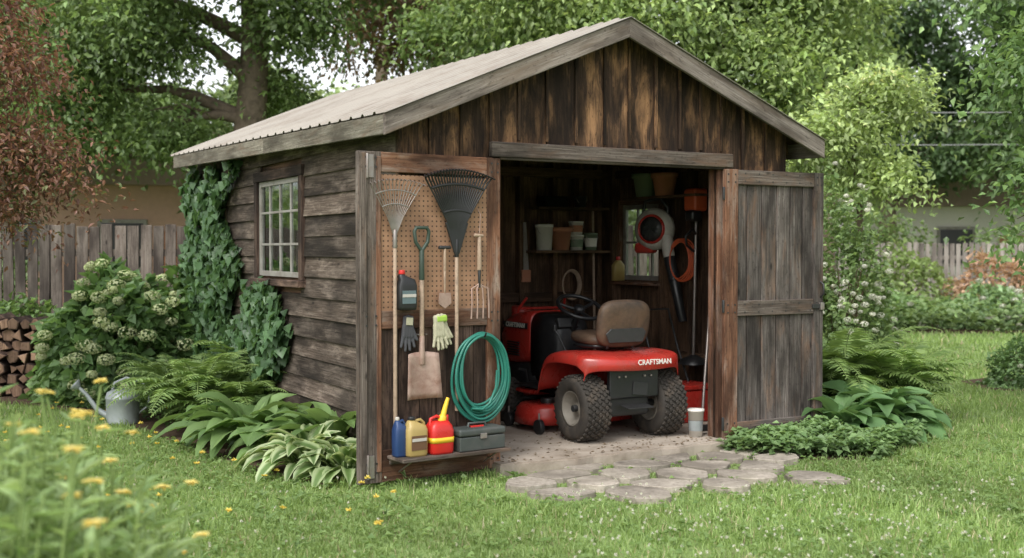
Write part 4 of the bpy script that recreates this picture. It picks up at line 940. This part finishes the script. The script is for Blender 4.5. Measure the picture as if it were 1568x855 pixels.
# ------------------------------------------------------------ IVY
def ivy(name,spec):
    e=empty(name,SM); mb=MB(); Ps=[]
    for (n,yc0,yc1,zb,zt,wob) in spec:
        z=rng.uniform(0,1,n); yy=rng.uniform(-1,1,n); 
        zz=zb+(zt-zb)*z*(1-.12*np.abs(np.sin(yy*4+yc0))); half=(yc1-yc0)/2*(1-.45*z*wob)*(1+.25*np.sin(zz*7+yc0)); y=(yc0+yc1)/2+half*yy+.12*np.sin(zz*4)
        th=rng.random(n)**1.3*(.13+.06*np.sin(y*9)*np.sin(zz*8))*(1.1-z*.4)
        Ps.append(np.stack([XL-.035-th,y,zz],1))
        for k in range(8):
            y0=random.uniform(yc0+.2,yc1-.2); pts=[(XL-.035,y0+.1*math.sin(j+k),zb+(zt-zb)*j/8*random.uniform(.8,.95)) for j in range(9)]; mb.tube(pts,[.006]*9,5)
    P=np.concatenate(Ps); n=len(P)
    D_=np.stack([rng.uniform(-.8,-.1,n),rng.normal(0,.5,n),-np.ones(n)*.8],1); Nn=np.tile([-1,-.1,.6],(n,1))+rng.normal(size=(n,3))*.45; L=rng.uniform(.065,.125,n)
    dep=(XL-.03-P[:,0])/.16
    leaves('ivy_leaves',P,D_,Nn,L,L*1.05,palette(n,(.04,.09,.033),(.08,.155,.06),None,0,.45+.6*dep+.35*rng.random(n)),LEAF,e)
    mb.obj('ivy_stems',STEM,e); return e
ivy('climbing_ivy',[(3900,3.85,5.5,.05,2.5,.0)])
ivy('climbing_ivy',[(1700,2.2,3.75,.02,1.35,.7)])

# ------------------------------------------------------------ FOREGROUND PLANTS
def tallplant(name,stems,pa,pb,lf,flow):
    e=empty(name); P=[];Dd=[];Nn=[];Ls=[];C=[];S=[];FP=[]
    for (x,y,h) in stems:
        lx,ly=random.uniform(-.1,.1),random.uniform(-.1,.1); ln=[]; br=random.uniform(.75,1.2)*LG*1.1
        fl=random.random()<flow
        if fl: h+=.06
        for k in range(11):
            t=k/10; ln.append((x+lx*t*t,y+ly*t*t,h*t))
        S.append(ln)
        nl=int(26*h/.9)
        for k in range(nl):
            t=.15+(.75 if fl else .85)*k/nl; a=k*2.4+random.random(); P.append((x+lx*t*t,y+ly*t*t,h*t)); Dd.append((math.cos(a),math.sin(a),random.uniform(.1,.9))); Nn.append((-.3*math.cos(a),-.3*math.sin(a),1)); Ls.append(lf*random.uniform(.6,1.2)*(1.15-.5*t)); C.append((np.array(pa)+(np.array(pb)-np.array(pa))*random.random())*br)
        if fl: FP.append(ln[-1])
    Ls=np.array(Ls); leaves('leaves',np.array(P),np.array(Dd),np.array(Nn),Ls,Ls*.24,np.clip(desat(np.array(C)),0,.8),LEAF,e,fold=.2)
    curve('stems',S,.004,STALK,e)
    if FP:
        Q=np.repeat(np.array(FP),30,0); n=len(Q); a=rng.uniform(0,6.28,n); Q=Q+np.array([0,0,.012]); D_=np.stack([np.cos(a),np.sin(a),rng.uniform(-.05,.45,n)],1); L=rng.uniform(.018,.034,n)
        leaves('flowers',Q,D_,np.tile([0,0,1.],(n,1)),L,L*.5,palette(n,(.75,.58,.10),(.8,.72,.28),g=1),PETAL,e)
    return e
st=[]
for i in range(260):
    y=random.uniform(2.5,3.9); x=-.45*y+random.uniform(-.75,.55); lim=x/y
    h=1.14-.0013*max(0,lim*1742+784)-.06*(3.9-y)+random.uniform(-.16,.05)
    if lim>-.252: continue
    if h>.3: st.append((x,y,h))
tallplant('yellow_daisy_plants',st,(.13,.21,.07),(.26,.35,.15),.15,.21)
st=[]
for i in range(110):
    y=random.uniform(4.0,5.0); x=-.45*y+random.uniform(-.5,.75)
    if x/y>-.26: continue
    st.append((x,y,random.uniform(.25,.5)))
tallplant('yellow_daisy_plants',st,(.13,.21,.07),(.24,.33,.13),.13,.15)

# ------------------------------------------------------------ TREES
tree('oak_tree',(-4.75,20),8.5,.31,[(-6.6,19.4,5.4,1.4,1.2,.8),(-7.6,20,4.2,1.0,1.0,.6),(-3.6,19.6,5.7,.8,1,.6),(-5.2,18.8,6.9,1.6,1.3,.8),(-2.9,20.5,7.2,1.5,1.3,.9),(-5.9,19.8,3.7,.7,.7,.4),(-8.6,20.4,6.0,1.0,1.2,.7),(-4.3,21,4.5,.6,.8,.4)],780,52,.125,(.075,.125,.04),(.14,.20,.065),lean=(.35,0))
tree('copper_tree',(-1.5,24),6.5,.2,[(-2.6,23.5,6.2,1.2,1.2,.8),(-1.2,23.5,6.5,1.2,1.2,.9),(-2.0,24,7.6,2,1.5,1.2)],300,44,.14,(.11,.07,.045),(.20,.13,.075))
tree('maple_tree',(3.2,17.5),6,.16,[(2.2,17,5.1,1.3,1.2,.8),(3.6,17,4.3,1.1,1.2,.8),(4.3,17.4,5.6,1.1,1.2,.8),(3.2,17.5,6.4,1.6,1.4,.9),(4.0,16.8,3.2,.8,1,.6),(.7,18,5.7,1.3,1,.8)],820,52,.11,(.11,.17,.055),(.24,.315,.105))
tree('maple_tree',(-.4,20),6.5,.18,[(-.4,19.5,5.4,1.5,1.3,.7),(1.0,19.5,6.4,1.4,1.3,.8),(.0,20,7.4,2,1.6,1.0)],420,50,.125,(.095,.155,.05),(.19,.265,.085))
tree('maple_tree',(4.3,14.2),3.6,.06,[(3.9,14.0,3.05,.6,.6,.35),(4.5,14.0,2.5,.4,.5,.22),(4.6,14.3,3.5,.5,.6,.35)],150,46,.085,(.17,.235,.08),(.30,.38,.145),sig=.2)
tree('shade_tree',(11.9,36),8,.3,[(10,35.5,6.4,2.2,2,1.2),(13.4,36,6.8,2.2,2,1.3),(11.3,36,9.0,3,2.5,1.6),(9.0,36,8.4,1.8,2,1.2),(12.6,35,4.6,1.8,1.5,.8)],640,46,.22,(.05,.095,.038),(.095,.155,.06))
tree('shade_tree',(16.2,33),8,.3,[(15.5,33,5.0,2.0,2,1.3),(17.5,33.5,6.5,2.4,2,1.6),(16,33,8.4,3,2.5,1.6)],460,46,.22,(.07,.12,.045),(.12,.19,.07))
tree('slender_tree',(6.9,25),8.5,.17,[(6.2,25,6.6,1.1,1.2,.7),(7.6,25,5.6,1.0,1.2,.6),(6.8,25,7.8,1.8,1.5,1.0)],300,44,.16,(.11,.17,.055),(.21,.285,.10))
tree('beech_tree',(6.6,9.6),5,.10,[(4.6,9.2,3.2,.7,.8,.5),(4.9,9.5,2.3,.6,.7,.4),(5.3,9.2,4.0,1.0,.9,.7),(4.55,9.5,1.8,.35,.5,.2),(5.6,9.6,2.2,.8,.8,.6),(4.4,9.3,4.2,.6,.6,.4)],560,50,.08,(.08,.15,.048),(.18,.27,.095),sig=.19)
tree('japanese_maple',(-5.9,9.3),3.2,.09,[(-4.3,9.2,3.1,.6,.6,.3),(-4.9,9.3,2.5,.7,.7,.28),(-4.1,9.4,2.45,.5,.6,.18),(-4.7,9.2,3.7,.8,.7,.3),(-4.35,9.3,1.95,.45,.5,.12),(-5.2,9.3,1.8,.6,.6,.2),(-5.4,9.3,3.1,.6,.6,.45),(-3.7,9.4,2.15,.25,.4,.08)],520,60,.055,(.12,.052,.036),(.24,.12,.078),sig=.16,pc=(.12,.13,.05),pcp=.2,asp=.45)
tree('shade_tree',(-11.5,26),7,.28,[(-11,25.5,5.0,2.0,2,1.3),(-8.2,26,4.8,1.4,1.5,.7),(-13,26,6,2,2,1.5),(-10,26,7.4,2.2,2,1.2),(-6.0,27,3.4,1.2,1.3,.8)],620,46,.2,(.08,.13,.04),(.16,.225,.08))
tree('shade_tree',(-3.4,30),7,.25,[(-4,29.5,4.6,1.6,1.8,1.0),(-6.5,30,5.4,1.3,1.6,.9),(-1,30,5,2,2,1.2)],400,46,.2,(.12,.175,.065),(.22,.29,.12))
blobs=[]
for i in range(34):
    x=-42+i*2.6; blobs.append((x+random.uniform(-1,1),46+random.uniform(-3,3),random.uniform(2.2,4.2),2.6,2.2,random.uniform(2.4,3.4)))
    if random.random()<.45: blobs.append((x,49+random.uniform(-2,4),random.uniform(6.0,8.0),2.4,2.2,random.uniform(1.4,2.4)))
e=empty('distant_trees'); crown('foliage',blobs,2100,34,.42,(.14,.19,.095),(.25,.305,.165),e,sig=.8)  # paler leaf palette: distance haze painted into the foliage colour
mb=MB()
for i in range(18): x=-40+i*4.9; mb.tube([(x,47,0),(x+.3,47,6)],[.3,.15],8)
mb.obj('trunks',BARK,e)
for (x,y,rx,h) in ((-8.0,16,1.3,2.1),(-3.4,15.6,.9,2.2),(-10.8,16.5,1.8,2.4),(9.5,30.5,1.8,2.6),(14.5,30,2.4,3.0),(19.5,30,2.4,3.4)):
    bush('leafy_shrub',(x,y,0),(rx,rx*.7,h),3200,.15,(.09,.15,.05),(.18,.25,.09),rag=.2)

# ------------------------------------------------------------ HOUSES
def house(name,x,y,w,d,h,rh,wm,rot):
    e=empty(name,T(x,y,0)@RZ(rot)); mb=MB(); mb.box((0,0,h/2),(w,d,h),0,1); mb.obj('walls',wm,e)
    mb=MB(); mb.prism([(-w/2-.4,h+.002),(w/2+.4,h+.002),(0,h+rh)],-d/2-.4,d/2+.4,1); mb.obj('roof',SHING,e)
    for sx in (-.28,.0,.28):
        rbox('window_frame',(1.2,.08,1.3),(sx*w,-d/2-.02,1.7),FRAMEP,e,bev=.01); rbox('window_pane',(1.0,.04,1.1),(sx*w,-d/2-.06,1.7),BLK,e,bev=0)
    rbox('door',(.95,.08,2.05),(.14*w,-d/2-.02,1.03),TERRA,e,bev=.01)
house('brick_house',-10.5,32,9,7,3.2,2.6,BRICK,12); house('sided_house',15,41,13,8,3.0,2.6,SIDING,-8)

curve('utility_wire',[[(-4+t*34,30+t*4,5.4+3*(t-.4)**2) for t in np.linspace(0,1,14)],[(-4+t*34,30+t*4,4.5+3*(t-.4)**2) for t in np.linspace(0,1,14)]],.014,paint('wire',(.3,.3,.3),.6))

# ------------------------------------------------------------ WORLD / SUN / CAMERA
w=bpy.data.worlds.new('World'); sc.world=w; w.use_nodes=True; nt=w.node_tree
bg=nt.nodes['Background']; sky=node(nt,'ShaderNodeTexSky',sky_type='NISHITA'); sky.sun_disc=False
EL,AZ=52,205
sky.sun_elevation=R(EL); sky.sun_rotation=R(AZ); sky.air_density=1.0; sky.dust_density=3.0; sky.ozone_density=1.0
hs=node(nt,'ShaderNodeHueSaturation',{'Saturation':.15,'Value':2.2,'Color':sky.outputs[0]}); nt.links.new(hs.outputs[0],bg.inputs[0]); bg.inputs[1].default_value=.15
ld=bpy.data.lights.new('sun','SUN'); ld.energy=1.5; ld.angle=R(16); ld.color=(1,.97,.92); lo=bpy.data.objects.new('sun',ld); COL.objects.link(lo)
az=R(AZ); dv=Vector((math.sin(az)*math.cos(R(EL)),math.cos(az)*math.cos(R(EL)),math.sin(R(EL)))); lo.rotation_euler=dv.to_track_quat('Z','Y').to_euler(); lo.location=(0,0,20)
cam=bpy.data.cameras.new('camera'); co=bpy.data.objects.new('camera',cam); COL.objects.link(co); co.location=(0,0,1.55); co.rotation_euler=(R(88.6),0,0)
cam.lens=40; cam.sensor_width=36; cam.clip_end=1000; cam.dof.use_dof=True; cam.dof.focus_distance=8.3; cam.dof.aperture_fstop=2.0
sc.camera=co
sc.view_settings.view_transform='Standard'; sc.view_settings.look='None'; sc.view_settings.exposure=0
